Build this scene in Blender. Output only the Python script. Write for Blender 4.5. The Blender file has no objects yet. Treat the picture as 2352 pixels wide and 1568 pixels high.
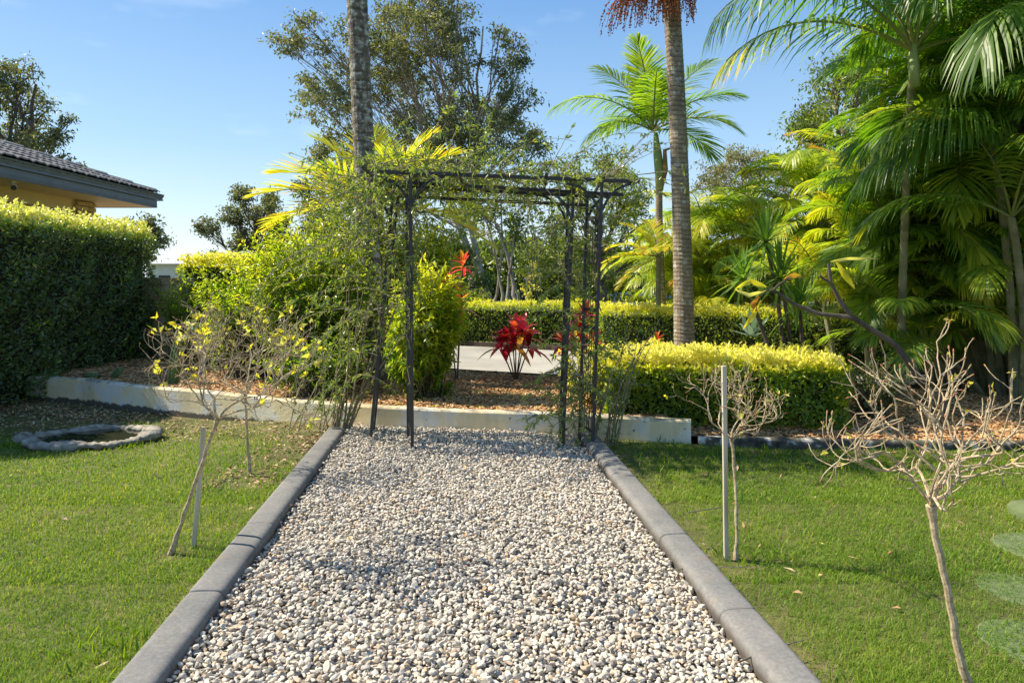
import bpy, math, random
import numpy as np
from mathutils import Vector
random.seed(7)
R = np.random.RandomState(11)
SC = bpy.context.scene
COL = SC.collection
PI = math.pi

# ---------------------------------------------------------------- camera, sky, sun
EYE = 1.5
FPX = 1568.0            # focal length for a picture 2352 wide
cam = bpy.data.cameras.new('camera'); cam.lens = 24; cam.sensor_width = 36
cam.shift_y = -144 / 2352; cam.clip_end = 3000; cam.clip_start = 0.05
co = bpy.data.objects.new('camera', cam); COL.objects.link(co)
co.location = (0, 0, EYE); co.rotation_euler = (PI / 2, 0, 0)
SC.camera = co
SUN_AZ = math.radians(-75)      # from +Y towards +X
SUN_EL = math.radians(46)
w = bpy.data.worlds.new('World'); SC.world = w; w.use_nodes = True
wn = w.node_tree; wn.nodes.clear()
sky = wn.nodes.new('ShaderNodeTexSky'); sky.sky_type = 'NISHITA'; sky.sun_disc = False
sky.sun_elevation = SUN_EL; sky.sun_rotation = SUN_AZ
sky.air_density = 1.0; sky.dust_density = 0.35; sky.ozone_density = 1.6
bg = wn.nodes.new('ShaderNodeBackground'); bg.inputs[1].default_value = 0.115
wo = wn.nodes.new('ShaderNodeOutputWorld')
# thin wisps of cloud
tc = wn.nodes.new('ShaderNodeTexCoord')
mp = wn.nodes.new('ShaderNodeMapping'); mp.inputs['Scale'].default_value = (1.6, 1.6, 5.0)
nz = wn.nodes.new('ShaderNodeTexNoise'); nz.inputs['Scale'].default_value = 2.2; nz.inputs['Detail'].default_value = 7; nz.inputs['Roughness'].default_value = 0.55
rp = wn.nodes.new('ShaderNodeValToRGB'); rp.color_ramp.elements[0].position = 0.60; rp.color_ramp.elements[1].position = 0.85
rp.color_ramp.elements[1].color = (0.22, 0.22, 0.22, 1)
mx = wn.nodes.new('ShaderNodeMix'); mx.data_type = 'RGBA'
mx.inputs[7].default_value = (7.0, 7.3, 7.6, 1)
wn.links.new(tc.outputs['Generated'], mp.inputs[0]); wn.links.new(mp.outputs[0], nz.inputs[0])
wn.links.new(nz.outputs[0], rp.inputs[0]); wn.links.new(rp.outputs[0], mx.inputs[0])
sxyz = wn.nodes.new('ShaderNodeSeparateXYZ'); wn.links.new(tc.outputs['Generated'], sxyz.inputs[0])
gsk = wn.nodes.new('ShaderNodeValToRGB'); cr = gsk.color_ramp
cr.elements[0].position = 0.0; cr.elements[0].color = (.80, .88, .94, 1); cr.elements[1].position = 1.0; cr.elements[1].color = (.055, .19, .52, 1)
for p_, c_ in ((.08, (.60, .76, .90)), (.18, (.37, .60, .85)), (.38, (.16, .37, .72))):
    e_ = cr.elements.new(p_); e_.color = (*c_, 1)
wn.links.new(sxyz.outputs[2], gsk.inputs[0])
gml = wn.nodes.new('ShaderNodeVectorMath'); gml.operation = 'SCALE'; gml.inputs[3].default_value = 4.9; wn.links.new(gsk.outputs[0], gml.inputs[0])
msk = wn.nodes.new('ShaderNodeMix'); msk.data_type = 'RGBA'; msk.inputs[0].default_value = .78
wn.links.new(sky.outputs[0], msk.inputs[6]); wn.links.new(gml.outputs[0], msk.inputs[7])
wn.links.new(msk.outputs[2], mx.inputs[6]); wn.links.new(mx.outputs[2], bg.inputs[0]); wn.links.new(bg.outputs[0], wo.inputs[0])
sl = bpy.data.lights.new('sun', 'SUN'); sl.energy = 4.6; sl.angle = math.radians(0.55); sl.color = (1.0, 0.89, 0.70)
so = bpy.data.objects.new('sun', sl); COL.objects.link(so)
SD = Vector((math.sin(SUN_AZ) * math.cos(SUN_EL), math.cos(SUN_AZ) * math.cos(SUN_EL), math.sin(SUN_EL)))
so.rotation_euler = SD.to_track_quat('Z', 'Y').to_euler(); so.location = (0, 0, 30)
SC.view_settings.view_transform = 'Standard'; SC.view_settings.look = 'None'
SC.view_settings.exposure = 1.0; SC.view_settings.gamma = 1
SC.view_settings.use_curve_mapping = False

# ---------------------------------------------------------------- helpers
def A(*v): return np.array(v, float)
def at(px, py, Y): return A((px - 1176) / FPX * Y, Y, EYE + (640 - py) / FPX * Y)
def gr(px, py, z=0.0):
    Y = FPX * (EYE - z) / (py - 640); return A((px - 1176) / FPX * Y, Y, z)
def unit(v):
    v = np.asarray(v, float); n = np.linalg.norm(v, axis=-1, keepdims=True); return v / np.maximum(n, 1e-9)
def rdir(n): return unit(R.normal(size=(n, 3)))
def U(a, b, n=None): return R.uniform(a, b, n)
def wob(p, s=1.0, k=0.0):   # cheap smooth noise, about -1..1
    x, y, z = p[..., 0] * s, p[..., 1] * s, p[..., 2] * s
    return (np.sin(x * 1.7 + y * 0.9 + k) + np.sin(y * 2.3 - z * 1.4 + 1.3 * k) + np.sin(z * 2.9 + x * 1.1 + 2.1 * k) + np.sin(x * 4.1 + z * 3.3 - y * 2.2 + k)) / 4

def wpos(o):
    p = np.zeros(3)
    while o is not None: p = p + np.array(o.location); o = o.parent
    return p
class MB:
    def __init__(s): s.V = []; s.F3 = []; s.F4 = []; s.T = []; s.n = 0
    def add(s, V, F3=None, F4=None, t=0.5):
        V = np.asarray(V, float).reshape(-1, 3)
        s.V.append(V); s.T.append(np.broadcast_to(np.asarray(t, float), (len(V),)).copy())
        if F3 is not None and len(F3): s.F3.append(np.asarray(F3, int) + s.n)
        if F4 is not None and len(F4): s.F4.append(np.asarray(F4, int) + s.n)
        s.n += len(V)
    def build(s, name, mat, parent=None, kind=None, smooth=False):
        V = np.concatenate(s.V) if s.V else np.zeros((0, 3))
        if parent is not None: V = V - wpos(parent)
        F3 = np.concatenate(s.F3) if s.F3 else np.zeros((0, 3), int)
        F4 = np.concatenate(s.F4) if s.F4 else np.zeros((0, 4), int)
        me = bpy.data.meshes.new(name)
        me.vertices.add(len(V)); me.vertices.foreach_set('co', V.astype(np.float32).ravel())
        me.loops.add(F3.size + F4.size)
        me.loops.foreach_set('vertex_index', np.concatenate([F3.ravel(), F4.ravel()]).astype(np.int32))
        me.polygons.add(len(F3) + len(F4))
        ls = np.concatenate([np.arange(len(F3)) * 3, F3.size + np.arange(len(F4)) * 4]).astype(np.int32)
        me.polygons.foreach_set('loop_start', ls)
        me.polygons.foreach_set('use_smooth', np.full(len(ls), smooth))
        a = me.attributes.new('tint', 'FLOAT', 'POINT'); a.data.foreach_set('value', np.concatenate(s.T).astype(np.float32) if s.T else [])
        me.update(calc_edges=True); me.validate()
        me.materials.append(mat)
        o = bpy.data.objects.new(name, me); COL.objects.link(o)
        if parent is not None: o.parent = parent
        if kind: o['kind'] = kind
        return o
def tag(o, label=None, cat=None, group=None, kind=None):
    if label: o['label'] = label
    if cat: o['category'] = cat
    if group: o['group'] = group
    if kind: o['kind'] = kind
    return o
def thing(name, loc, label=None, cat=None, group=None, kind=None):
    o = bpy.data.objects.new(name, None); COL.objects.link(o); o.location = tuple(float(v) for v in loc)
    o.empty_display_size = 0.1
    return tag(o, label, cat, group, kind)
def inst(name, mesh, loc, parent, rz=0, scale=(1, 1, 1), rx=0, ry=0):
    o = bpy.data.objects.new(name, mesh); COL.objects.link(o); o.parent = parent
    o.location = tuple(np.asarray(loc, float) - wpos(parent)); o.rotation_euler = (rx, ry, rz); o.scale = scale
    return o

def tube(mb, pts, rad, sides=6, t=0.5, cap=True):
    P = np.asarray(pts, float); n = len(P)
    rad = np.broadcast_to(np.asarray(rad, float), (n,))
    T = np.gradient(P, axis=0); T = unit(T)
    ref = A(0, 0, 1) if abs(T[0][2]) < 0.9 else A(1, 0, 0)
    B1 = unit(np.cross(T, ref)); B2 = np.cross(T, B1)
    a = np.arange(sides) * 2 * PI / sides
    V = P[:, None, :] + rad[:, None, None] * (np.cos(a)[None, :, None] * B1[:, None, :] + np.sin(a)[None, :, None] * B2[:, None, :])
    i = np.arange(n - 1)[:, None] * sides; j = np.arange(sides)[None, :]; k = (j + 1) % sides
    F = np.stack([i + j, i + k, i + sides + k, i + sides + j], -1).reshape(-1, 4)
    V = V.reshape(-1, 3); F3 = None
    if cap:
        V = np.concatenate([V, P[:1], P[-1:]]); c0 = n * sides; jj = np.arange(sides); kk = (jj + 1) % sides
        F3 = np.concatenate([np.stack([np.full(sides, c0), kk, jj], -1), np.stack([np.full(sides, c0 + 1), (n - 1) * sides + jj, (n - 1) * sides + kk], -1)])
    mb.add(V, F3, F, t)
def bez(p0, p1, p2, n=8):
    t = np.linspace(0, 1, n)[:, None]; return (1 - t) ** 2 * p0 + 2 * t * (1 - t) * p1 + t * t * p2
BOXF = np.array([[0, 3, 2, 1], [4, 5, 6, 7], [0, 1, 5, 4], [1, 2, 6, 5], [2, 3, 7, 6], [3, 0, 4, 7]])
BOXV = np.array([[-1, -1, -1], [1, -1, -1], [1, 1, -1], [-1, 1, -1], [-1, -1, 1], [1, -1, 1], [1, 1, 1], [-1, 1, 1]], float) * 0.5
def box(mb, c, s, rz=0, t=0.5):
    V = BOXV * np.asarray(s, float); ca, sa = math.cos(rz), math.sin(rz)
    V = V @ np.array([[ca, sa, 0], [-sa, ca, 0], [0, 0, 1]]) + np.asarray(c, float); mb.add(V, None, BOXF, t)
def bar(mb, a, b, w, h=None, t=0.5):
    a = np.asarray(a, float); b = np.asarray(b, float); h = h or w
    d = unit(b - a); up = A(0, 0, 1) if abs(d[2]) < 0.95 else A(0, 1, 0)
    s = unit(np.cross(d, up)); u = np.cross(s, d); V = []
    for p in (a, b):
        for q in ((-1, -1), (1, -1), (1, 1), (-1, 1)): V.append(p + s * q[0] * w / 2 + u * q[1] * h / 2)
    mb.add(V, None, BOXF, t)
def bevel(o, wdt, seg=2):
    m = o.modifiers.new('bevel', 'BEVEL'); m.width = wdt; m.segments = seg; m.limit_method = 'ANGLE'; return o
def bbox_mesh(name, s, mat, jit=0.0, bw=0.004):
    """a slightly bevelled, slightly irregular box as shared mesh"""
    import bmesh
    bm = bmesh.new(); bmesh.ops.create_cube(bm, size=1)
    for v in bm.verts: v.co = Vector((v.co.x * s[0] + random.uniform(-jit, jit), v.co.y * s[1] + random.uniform(-jit, jit), v.co.z * s[2] + random.uniform(-jit, jit)))
    bmesh.ops.bevel(bm, geom=list(bm.edges), offset=bw, segments=1, affect='EDGES')
    me = bpy.data.meshes.new(name); bm.to_mesh(me); bm.free(); me.materials.append(mat); return me
def leaves(mb, P, D, N, L, W, t, curl=0.15, rich=False):
    n = len(P); L = np.broadcast_to(L, (n,))[:, None]; W = np.broadcast_to(W, (n,))[:, None]
    D = unit(D); S = unit(np.cross(D, N)); N = np.cross(S, D)
    t = np.broadcast_to(t, (n,))
    if rich:
        tip = P + D * L - N * L * curl
        a = P + D * L * .4 + S * W * .5 + N * W * .18; b = P + D * L * .4 - S * W * .5 + N * W * .18
        m = P + D * L * .45 - N * L * curl * .2
        V = np.stack([P, a, m, b, tip], 1).reshape(-1, 3)
        F = np.array([[0, 1, 2], [0, 2, 3], [1, 4, 2], [2, 4, 3]]); k = 5
    else:
        tip = P + D * L - N * L * curl
        a = P + D * L * .45 + S * W * .5 + N * W * .12; b = P + D * L * .45 - S * W * .5 + N * W * .12
        V = np.stack([P, a, tip, b], 1).reshape(-1, 3); F = np.array([[0, 1, 2], [0, 2, 3]]); k = 4
    F = (np.arange(n)[:, None, None] * k + F[None]).reshape(-1, 3)
    mb.add(V, F, None, np.repeat(t, k))

# ---------------------------------------------------------------- materials
MATS = {}
def nodes(name):
    m = bpy.data.materials.new(name); m.use_nodes = True; nt = m.node_tree; nt.nodes.clear()
    out = nt.nodes.new('ShaderNodeOutputMaterial'); MATS[name] = m
    return m, nt, out
def ramp(nt, stops, interp='LINEAR'):
    r = nt.nodes.new('ShaderNodeValToRGB'); cr = r.color_ramp; cr.interpolation = interp
    while len(cr.elements) > 1: cr.elements.remove(cr.elements[-1])
    cr.elements[0].position = stops[0][0]; cr.elements[0].color = (*stops[0][1], 1)
    for p, c in stops[1:]:
        e = cr.elements.new(p); e.color = (*c, 1)
    return r
def noise(nt, scale, detail=5, rough=0.55, vec=None, stretch=None):
    n = nt.nodes.new('ShaderNodeTexNoise'); n.inputs['Scale'].default_value = scale; n.inputs['Detail'].default_value = detail; n.inputs['Roughness'].default_value = rough
    g = nt.nodes.new('ShaderNodeNewGeometry'); src = g.outputs['Position']
    if stretch:
        mpn = nt.nodes.new('ShaderNodeMapping'); mpn.inputs['Scale'].default_value = stretch; nt.links.new(src, mpn.inputs[0]); src = mpn.outputs[0]
    nt.links.new(src, n.inputs['Vector']); return n
def mix(nt, fac, a, b, mode='MIX'):
    m = nt.nodes.new('ShaderNodeMix'); m.data_type = 'RGBA'; m.blend_type = mode
    for i, v in ((0, fac), (6, a), (7, b)):
        if isinstance(v, (int, float)): m.inputs[i].default_value = v
        elif isinstance(v, tuple): m.inputs[i].default_value = (*v, 1)
        else: nt.links.new(v, m.inputs[i])
    return m.outputs[2]
def leafmat(name, cols, tcols=None, trans=0.45, rough=0.42, spec=0.5):
    """leaf: front colour by tint, light passing through by the same tint"""
    m, nt, out = nodes(name); L = nt.links
    at_ = nt.nodes.new('ShaderNodeAttribute'); at_.attribute_name = 'tint'
    n = len(cols); r = ramp(nt, [(i / (n - 1), c) for i, c in enumerate(cols)])
    L.new(at_.outputs['Fac'], r.inputs[0])
    tcols = tcols or [(min(1, c[0] * 2.6 + .02), min(1, c[1] * 2.4 + .03), c[2] * .8) for c in cols]
    r2 = ramp(nt, [(i / (len(tcols) - 1), c) for i, c in enumerate(tcols)]); L.new(at_.outputs['Fac'], r2.inputs[0])
    p = nt.nodes.new('ShaderNodeBsdfPrincipled'); L.new(r.outputs[0], p.inputs['Base Color'])
    p.inputs['Roughness'].default_value = rough; p.inputs['Specular IOR Level'].default_value = spec
    tr = nt.nodes.new('ShaderNodeBsdfTranslucent'); L.new(r2.outputs[0], tr.inputs[0])
    mxs = nt.nodes.new('ShaderNodeMixShader'); mxs.inputs[0].default_value = trans
    L.new(p.outputs[0], mxs.inputs[1]); L.new(tr.outputs[0], mxs.inputs[2]); L.new(mxs.outputs[0], out.inputs[0])
    return m
def solid(name, cols, scale=8, rough=0.7, bump=0.3, bscale=None, detail=6, stretch=None, tint=0.0, metal=0.0, spec=0.4, lo=0.3, hi=0.7, bdist=0.01):
    m, nt, out = nodes(name); L = nt.links
    nz_ = noise(nt, scale, detail, stretch=stretch); n = len(cols)
    r = ramp(nt, [(lo + (hi - lo) * i / max(1, n - 1), c) for i, c in enumerate(cols)]); L.new(nz_.outputs[0], r.inputs[0])
    c = r.outputs[0]
    if tint:
        at_ = nt.nodes.new('ShaderNodeAttribute'); at_.attribute_name = 'tint'
        rr = ramp(nt, [(0, (1 - tint,) * 3), (1, (1 + tint * .0,) * 3)]); L.new(at_.outputs['Fac'], rr.inputs[0]); c = mix(nt, 1.0, c, rr.outputs[0], 'MULTIPLY')
    p = nt.nodes.new('ShaderNodeBsdfPrincipled'); L.new(c, p.inputs['Base Color'])
    p.inputs['Roughness'].default_value = rough; p.inputs['Metallic'].default_value = metal; p.inputs['Specular IOR Level'].default_value = spec
    if bump:
        bn = noise(nt, bscale or scale * 4, 6, 0.6, stretch=stretch); b = nt.nodes.new('ShaderNodeBump'); b.inputs['Strength'].default_value = bump; b.inputs['Distance'].default_value = bdist
        L.new(bn.outputs[0], b.inputs['Height']); L.new(b.outputs[0], p.inputs['Normal'])
    L.new(p.outputs[0], out.inputs[0]); return m
def tinted(name, cols, rough=0.7, bscale=60, bump=0.3, spec=0.3, mott=0.25, nscale=30, bdist=0.004):
    """colour picked by the tint of each piece, mottled a little"""
    m, nt, out = nodes(name); L = nt.links
    at_ = nt.nodes.new('ShaderNodeAttribute'); at_.attribute_name = 'tint'
    n = len(cols); r = ramp(nt, [(i / (n - 1), c) for i, c in enumerate(cols)]); L.new(at_.outputs['Fac'], r.inputs[0])
    nn = noise(nt, nscale, 5); rr = ramp(nt, [(0.3, (1 - mott,) * 3), (0.7, (1,) * 3)]); L.new(nn.outputs[0], rr.inputs[0])
    c = mix(nt, 1.0, r.outputs[0], rr.outputs[0], 'MULTIPLY')
    p = nt.nodes.new('ShaderNodeBsdfPrincipled'); L.new(c, p.inputs['Base Color']); p.inputs['Roughness'].default_value = rough; p.inputs['Specular IOR Level'].default_value = spec
    if bump:
        bn = noise(nt, bscale, 4); b = nt.nodes.new('ShaderNodeBump'); b.inputs['Strength'].default_value = bump; b.inputs['Distance'].default_value = bdist
        L.new(bn.outputs[0], b.inputs['Height']); L.new(b.outputs[0], p.inputs['Normal'])
    L.new(p.outputs[0], out.inputs[0]); return m

M_gravel = tinted('white river gravel', [(.10, .095, .09), (.24, .225, .20), (.40, .375, .33), (.52, .48, .42), (.60, .55, .47), (.64, .58, .48), (.69, .64, .55), (.50, .37, .24), (.72, .68, .60)], rough=.75, bscale=120, bump=.5, mott=.22, nscale=45)
M_under = solid('gravel dust', [(.12, .105, .085), (.26, .235, .195)], 12, .95, .5)
m_, nt_, out_ = nodes('charcoal concrete'); nA = noise(nt_, 2.6, 6, .65); rA = ramp(nt_, [(.3, (.15, .15, .15)), (.5, (.205, .205, .20)), (.7, (.27, .255, .24))]); nt_.links.new(nA.outputs[0], rA.inputs[0])
nB = noise(nt_, 55, 5, .7); rB = ramp(nt_, [(.35, (.72,) * 3), (.62, (1,) * 3)]); nt_.links.new(nB.outputs[0], rB.inputs[0]); cA = mix(nt_, 1.0, rA.outputs[0], rB.outputs[0], 'MULTIPLY')
nC = noise(nt_, 9, 7, .7); rC = ramp(nt_, [(.60, (0,) * 3), (.72, (.75,) * 3)]); nt_.links.new(nC.outputs[0], rC.inputs[0]); cA = mix(nt_, rC.outputs[0], cA, (.23, .17, .12))
gA = nt_.nodes.new('ShaderNodeNewGeometry'); sA = nt_.nodes.new('ShaderNodeSeparateXYZ'); nt_.links.new(gA.outputs['Position'], sA.inputs[0]); mA = nt_.nodes.new('ShaderNodeMath'); mA.operation = 'MULTIPLY_ADD'; mA.inputs[1].default_value = .05; nt_.links.new(nC.outputs[0], mA.inputs[0]); nt_.links.new(sA.outputs[2], mA.inputs[2])
rD = ramp(nt_, [(.045, (.9,) * 3), (.085, (0,) * 3)]); nt_.links.new(mA.outputs[0], rD.inputs[0]); cA = mix(nt_, rD.outputs[0], cA, (.075, .062, .05))
pA = nt_.nodes.new('ShaderNodeBsdfPrincipled'); nt_.links.new(cA, pA.inputs['Base Color']); pA.inputs['Roughness'].default_value = .8; pA.inputs['Specular IOR Level'].default_value = .3
bA = nt_.nodes.new('ShaderNodeBump'); bA.inputs['Strength'].default_value = .45; bA.inputs['Distance'].default_value = .004; nD = noise(nt_, 160, 4, .7); nt_.links.new(nD.outputs[0], bA.inputs['Height']); nt_.links.new(bA.outputs[0], pA.inputs['Normal']); nt_.links.new(pA.outputs[0], out_.inputs[0]); M_kerb = m_
M_lawn = solid('lawn soil and thatch', [(.06, .06, .02), (.11, .11, .035), (.20, .15, .08)], 3.5, .95, .6, 60)
M_grass = leafmat('grass blades', [(.06, .14, .012), (.10, .20, .018), (.16, .255, .026), (.25, .31, .045), (.42, .37, .15)], trans=.35, rough=.55, spec=.25)
M_mulchg = solid('mulch ground', [(.08, .045, .025), (.20, .11, .05), (.30, .17, .08)], 25, .95, .6, 60)
M_chip = tinted('wood chips', [(.22, .10, .04), (.46, .23, .09), (.64, .35, .15), (.76, .48, .23), (.84, .62, .38), (.50, .37, .26)], rough=.8, mott=.35, nscale=50)
M_litter = tinted('fallen leaves', [(.18, .09, .045), (.32, .18, .09), (.46, .30, .16), (.58, .44, .28), (.55, .40, .10)], rough=.7, mott=.3)
M_drive = solid('pale driveway concrete', [(.26, .25, .23), (.34, .325, .30), (.40, .385, .355)], 1.3, .85, .2, 60)
M_darkedge = solid('dark timber edging', [(.05, .035, .028), (.11, .08, .06)], 9, .85, .4)
M_yard = solid('far grass', [(.05, .085, .02), (.10, .13, .035), (.16, .15, .06)], .8, .95, .4)
M_steel = solid('black painted steel', [(.018, .018, .020), (.03, .03, .034)], 12, .42, .08, 60, spec=.5)
M_bark_pale = solid('pale gum bark', [(.16, .12, .09), (.33, .28, .23), (.48, .43, .37)], 3, .9, .4, stretch=(1, 1, .3))
M_bark_dark = solid('dark bark', [(.05, .04, .032), (.11, .09, .07), (.17, .14, .11)], 8, .95, .5, stretch=(1, 1, .4))
M_twig = solid('rose bark', [(.20, .15, .08), (.42, .33, .20), (.56, .47, .33)], 40, .8, .3, 90)
M_vinestem = solid('vine stem', [(.10, .085, .05), (.24, .20, .13), (.30, .27, .19)], 20, .8, .2)
M_stem = solid('shrub stem', [(.06, .05, .03), (.14, .11, .07)], 20, .85, .2)
M_stake = solid('weathered timber stake', [(.26, .22, .14), (.50, .44, .32), (.62, .56, .44)], 20, .85, .4, 60, stretch=(1, 1, .08))
M_stone = solid('grey rock', [(.12, .11, .085), (.27, .25, .205), (.42, .39, .33)], 14, .9, .7, 30, bdist=.02)
M_stepstone = solid('pale stepping stone', [(.08, .12, .04), (.16, .19, .10)], 8, .85, .3)
M_white = solid('white paint', [(.62, .62, .60), (.74, .74, .72)], 3, .6, .1)
M_cream = solid('cream painted board', [(.60, .46, .21), (.66, .51, .24)], 1.5, .6, .05)
M_door = solid('cream garage door', [(.62, .49, .25), (.67, .53, .28)], 1.2, .5, .04)
M_brick = solid('yellow brick', [(.36, .24, .09), (.50, .36, .15), (.58, .43, .21)], 9, .85, .5, 60)
M_mortar = solid('mortar', [(.28, .25, .19), (.36, .32, .25)], 20, .95, .3)
M_block = solid('tan block', [(.34, .24, .13), (.46, .34, .20), (.52, .41, .26)], 6, .9, .4, 50)
M_gutter = solid('slate blue painted metal', [(.085, .105, .13), (.12, .14, .165)], 4, .38, .05, spec=.5)
M_tile = solid('grey roof tile', [(.075, .077, .085), (.12, .12, .13), (.16, .16, .165)], 6, .75, .3, 50)
M_camb = solid('camera housing', [(.5, .5, .48), (.6, .6, .58)], 5, .4, 0)
M_black = solid('black plastic', [(.012, .012, .012), (.02, .02, .02)], 5, .25, 0)
M_cactus = solid('cactus skin', [(.06, .12, .03), (.11, .18, .05)], 12, .6, .2)
M_spine = solid('cactus spines', [(.6, .58, .42), (.75, .72, .6)], 12, .7, 0)
M_petal = leafmat('white petal', [(.7, .7, .6), (.8, .8, .72)], trans=.3)
M_berry = tinted('palm berries', [(.26, .05, .015), (.46, .11, .025), (.55, .20, .05)], rough=.4, mott=.1)
M_crownshaft = solid('green crownshaft', [(.13, .20, .05), (.20, .27, .08), (.30, .33, .14)], 3, .5, .1, stretch=(1, 1, .2))
M_cane = solid('ringed cane stem', [(.09, .10, .05), (.18, .18, .10), (.26, .25, .17)], 5, .7, .3)
M_sheath = solid('brown husk', [(.14, .08, .04), (.32, .20, .10)], 6, .8, .3)
M_rachis = solid('frond stalk', [(.10, .15, .03), (.22, .22, .05)], 4, .5, .1)
M_tin = solid('pale roof metal', [(.42, .44, .47), (.52, .54, .57)], 3, .5, .05)

# palm trunk: rings, lichen
def trunkmat(name, a, b, lich, lo, hi):
    m, nt, out = nodes(name); L = nt.links
    n1 = noise(nt, 5, 8, .6); r1 = ramp(nt, [(.3, a), (.7, b)]); L.new(n1.outputs[0], r1.inputs[0])
    n2 = noise(nt, 13, 9, .68); r2 = ramp(nt, [(lo, (0, 0, 0)), (hi, (1, 1, 1))]); L.new(n2.outputs[0], r2.inputs[0])
    c = mix(nt, r2.outputs[0], r1.outputs[0], lich)
    at_ = nt.nodes.new('ShaderNodeAttribute'); at_.attribute_name = 'tint'
    rr = ramp(nt, [(0, (.55,) * 3), (1, (1,) * 3)]); L.new(at_.outputs['Fac'], rr.inputs[0]); c = mix(nt, 1.0, c, rr.outputs[0], 'MULTIPLY')
    p = nt.nodes.new('ShaderNodeBsdfPrincipled'); L.new(c, p.inputs['Base Color']); p.inputs['Roughness'].default_value = .9; p.inputs['Specular IOR Level'].default_value = .2
    bn = noise(nt, 40, 6, .65); b_ = nt.nodes.new('ShaderNodeBump'); b_.inputs['Strength'].default_value = .8; b_.inputs['Distance'].default_value = .012
    L.new(bn.outputs[0], b_.inputs['Height']); L.new(b_.outputs[0], p.inputs['Normal']); L.new(p.outputs[0], out.inputs[0]); return m
M_palmL = trunkmat('lichened palm trunk', (.10, .085, .06), (.20, .17, .12), (.46, .45, .39), .49, .60)
M_palmR = trunkmat('ringed palm trunk', (.20, .16, .11), (.34, .28, .20), (.50, .48, .42), .52, .64)

# peeling wall paint
def wallmat():
    m, nt, out = nodes('peeling cream paint'); L = nt.links
    n1 = noise(nt, 2.6, 6, .6); r1 = ramp(nt, [(.44, (.80, .67, .40)), (.50, (.82, .73, .50)), (.58, (.74, .72, .64))]); L.new(n1.outputs[0], r1.inputs[0])
    n0 = noise(nt, 1.4, 6, .7, stretch=(1, 1, .35)); r0 = ramp(nt, [(.5, (0, 0, 0)), (.72, (.55,) * 3)]); L.new(n0.outputs[0], r0.inputs[0])
    c = mix(nt, r0.outputs[0], r1.outputs[0], (.36, .31, .22))
    n2 = noise(nt, 11, 8, .7); r2 = ramp(nt, [(.64, (0, 0, 0)), (.67, (1, 1, 1))]); L.new(n2.outputs[0], r2.inputs[0])
    c = mix(nt, r2.outputs[0], c, (.16, .15, .13))
    g = nt.nodes.new('ShaderNodeNewGeometry'); sx = nt.nodes.new('ShaderNodeSeparateXYZ'); L.new(g.outputs['Position'], sx.inputs[0])
    n3 = noise(nt, 7, 7, .7)
    # soil splash along the foot, mould along the top edge
    ad = nt.nodes.new('ShaderNodeMath'); ad.operation = 'MULTIPLY_ADD'; ad.inputs[1].default_value = .16; L.new(n3.outputs[0], ad.inputs[0]); L.new(sx.outputs[2], ad.inputs[2])
    rz = ramp(nt, [(.015, (1, 1, 1)), (.035, (.0, .0, .0))]); L.new(ad.outputs[0], rz.inputs[0])
    c = mix(nt, rz.outputs[0], c, (.11, .095, .07))
    rt = ramp(nt, [(.262, (0, 0, 0)), (.30, (1, 1, 1))]); L.new(ad.outputs[0], rt.inputs[0])
    c = mix(nt, rt.outputs[0], c, (.17, .155, .13))
    p = nt.nodes.new('ShaderNodeBsdfPrincipled'); L.new(c, p.inputs['Base Color']); p.inputs['Roughness'].default_value = .85
    bn = noise(nt, 30, 6, .7); b = nt.nodes.new('ShaderNodeBump'); b.inputs['Strength'].default_value = .5; b.inputs['Distance'].default_value = .012
    L.new(bn.outputs[0], b.inputs['Height']); L.new(b.outputs[0], p.inputs['Normal']); L.new(p.outputs[0], out.inputs[0]); return m
M_wall = wallmat()
M_lowwall = solid('mouldy low kerb paint', [(.03, .03, .025), (.06, .055, .045), (.10, .095, .075), (.50, .50, .47)], 7, .9, .5, 25, lo=.42, hi=.66)
def watermat():
    m, nt, out = nodes('still water'); p = nt.nodes.new('ShaderNodeBsdfPrincipled'); p.inputs['Base Color'].default_value = (.03, .035, .02, 1)
    p.inputs['Roughness'].default_value = .03; p.inputs['IOR'].default_value = 1.33; p.inputs['Specular IOR Level'].default_value = 1.0
    nt.links.new(p.outputs[0], out.inputs[0]); return m
M_water = watermat()

YG = [(.26, .36, .02), (.42, .44, .03), (.62, .56, .05)]
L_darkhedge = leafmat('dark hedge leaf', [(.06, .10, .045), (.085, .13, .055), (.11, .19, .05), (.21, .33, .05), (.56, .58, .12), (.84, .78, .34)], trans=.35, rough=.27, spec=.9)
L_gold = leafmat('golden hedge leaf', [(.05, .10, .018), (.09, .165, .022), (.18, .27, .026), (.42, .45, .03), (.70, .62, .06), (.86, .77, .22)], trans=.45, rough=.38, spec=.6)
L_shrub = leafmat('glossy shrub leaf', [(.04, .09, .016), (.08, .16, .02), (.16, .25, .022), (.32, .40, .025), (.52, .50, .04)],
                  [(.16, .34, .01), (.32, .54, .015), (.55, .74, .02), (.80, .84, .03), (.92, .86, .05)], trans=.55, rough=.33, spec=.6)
L_vine = leafmat('vine leaf', [(.07, .12, .04), (.11, .18, .05), (.18, .25, .07), (.30, .34, .08), (.5, .44, .08)], trans=.35, rough=.32, spec=.7)
L_gum = leafmat('gum leaf', [(.06, .075, .034), (.10, .115, .05), (.17, .175, .075), (.27, .25, .11), (.38, .32, .15)], [(.14, .19, .03), (.22, .27, .04), (.34, .36, .06), (.46, .44, .10), (.6, .5, .15)], trans=.33, rough=.5)
L_tree = leafmat('dark tree leaf', [(.05, .085, .022), (.09, .135, .03), (.15, .195, .04), (.25, .28, .05)], trans=.42, rough=.4)
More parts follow.
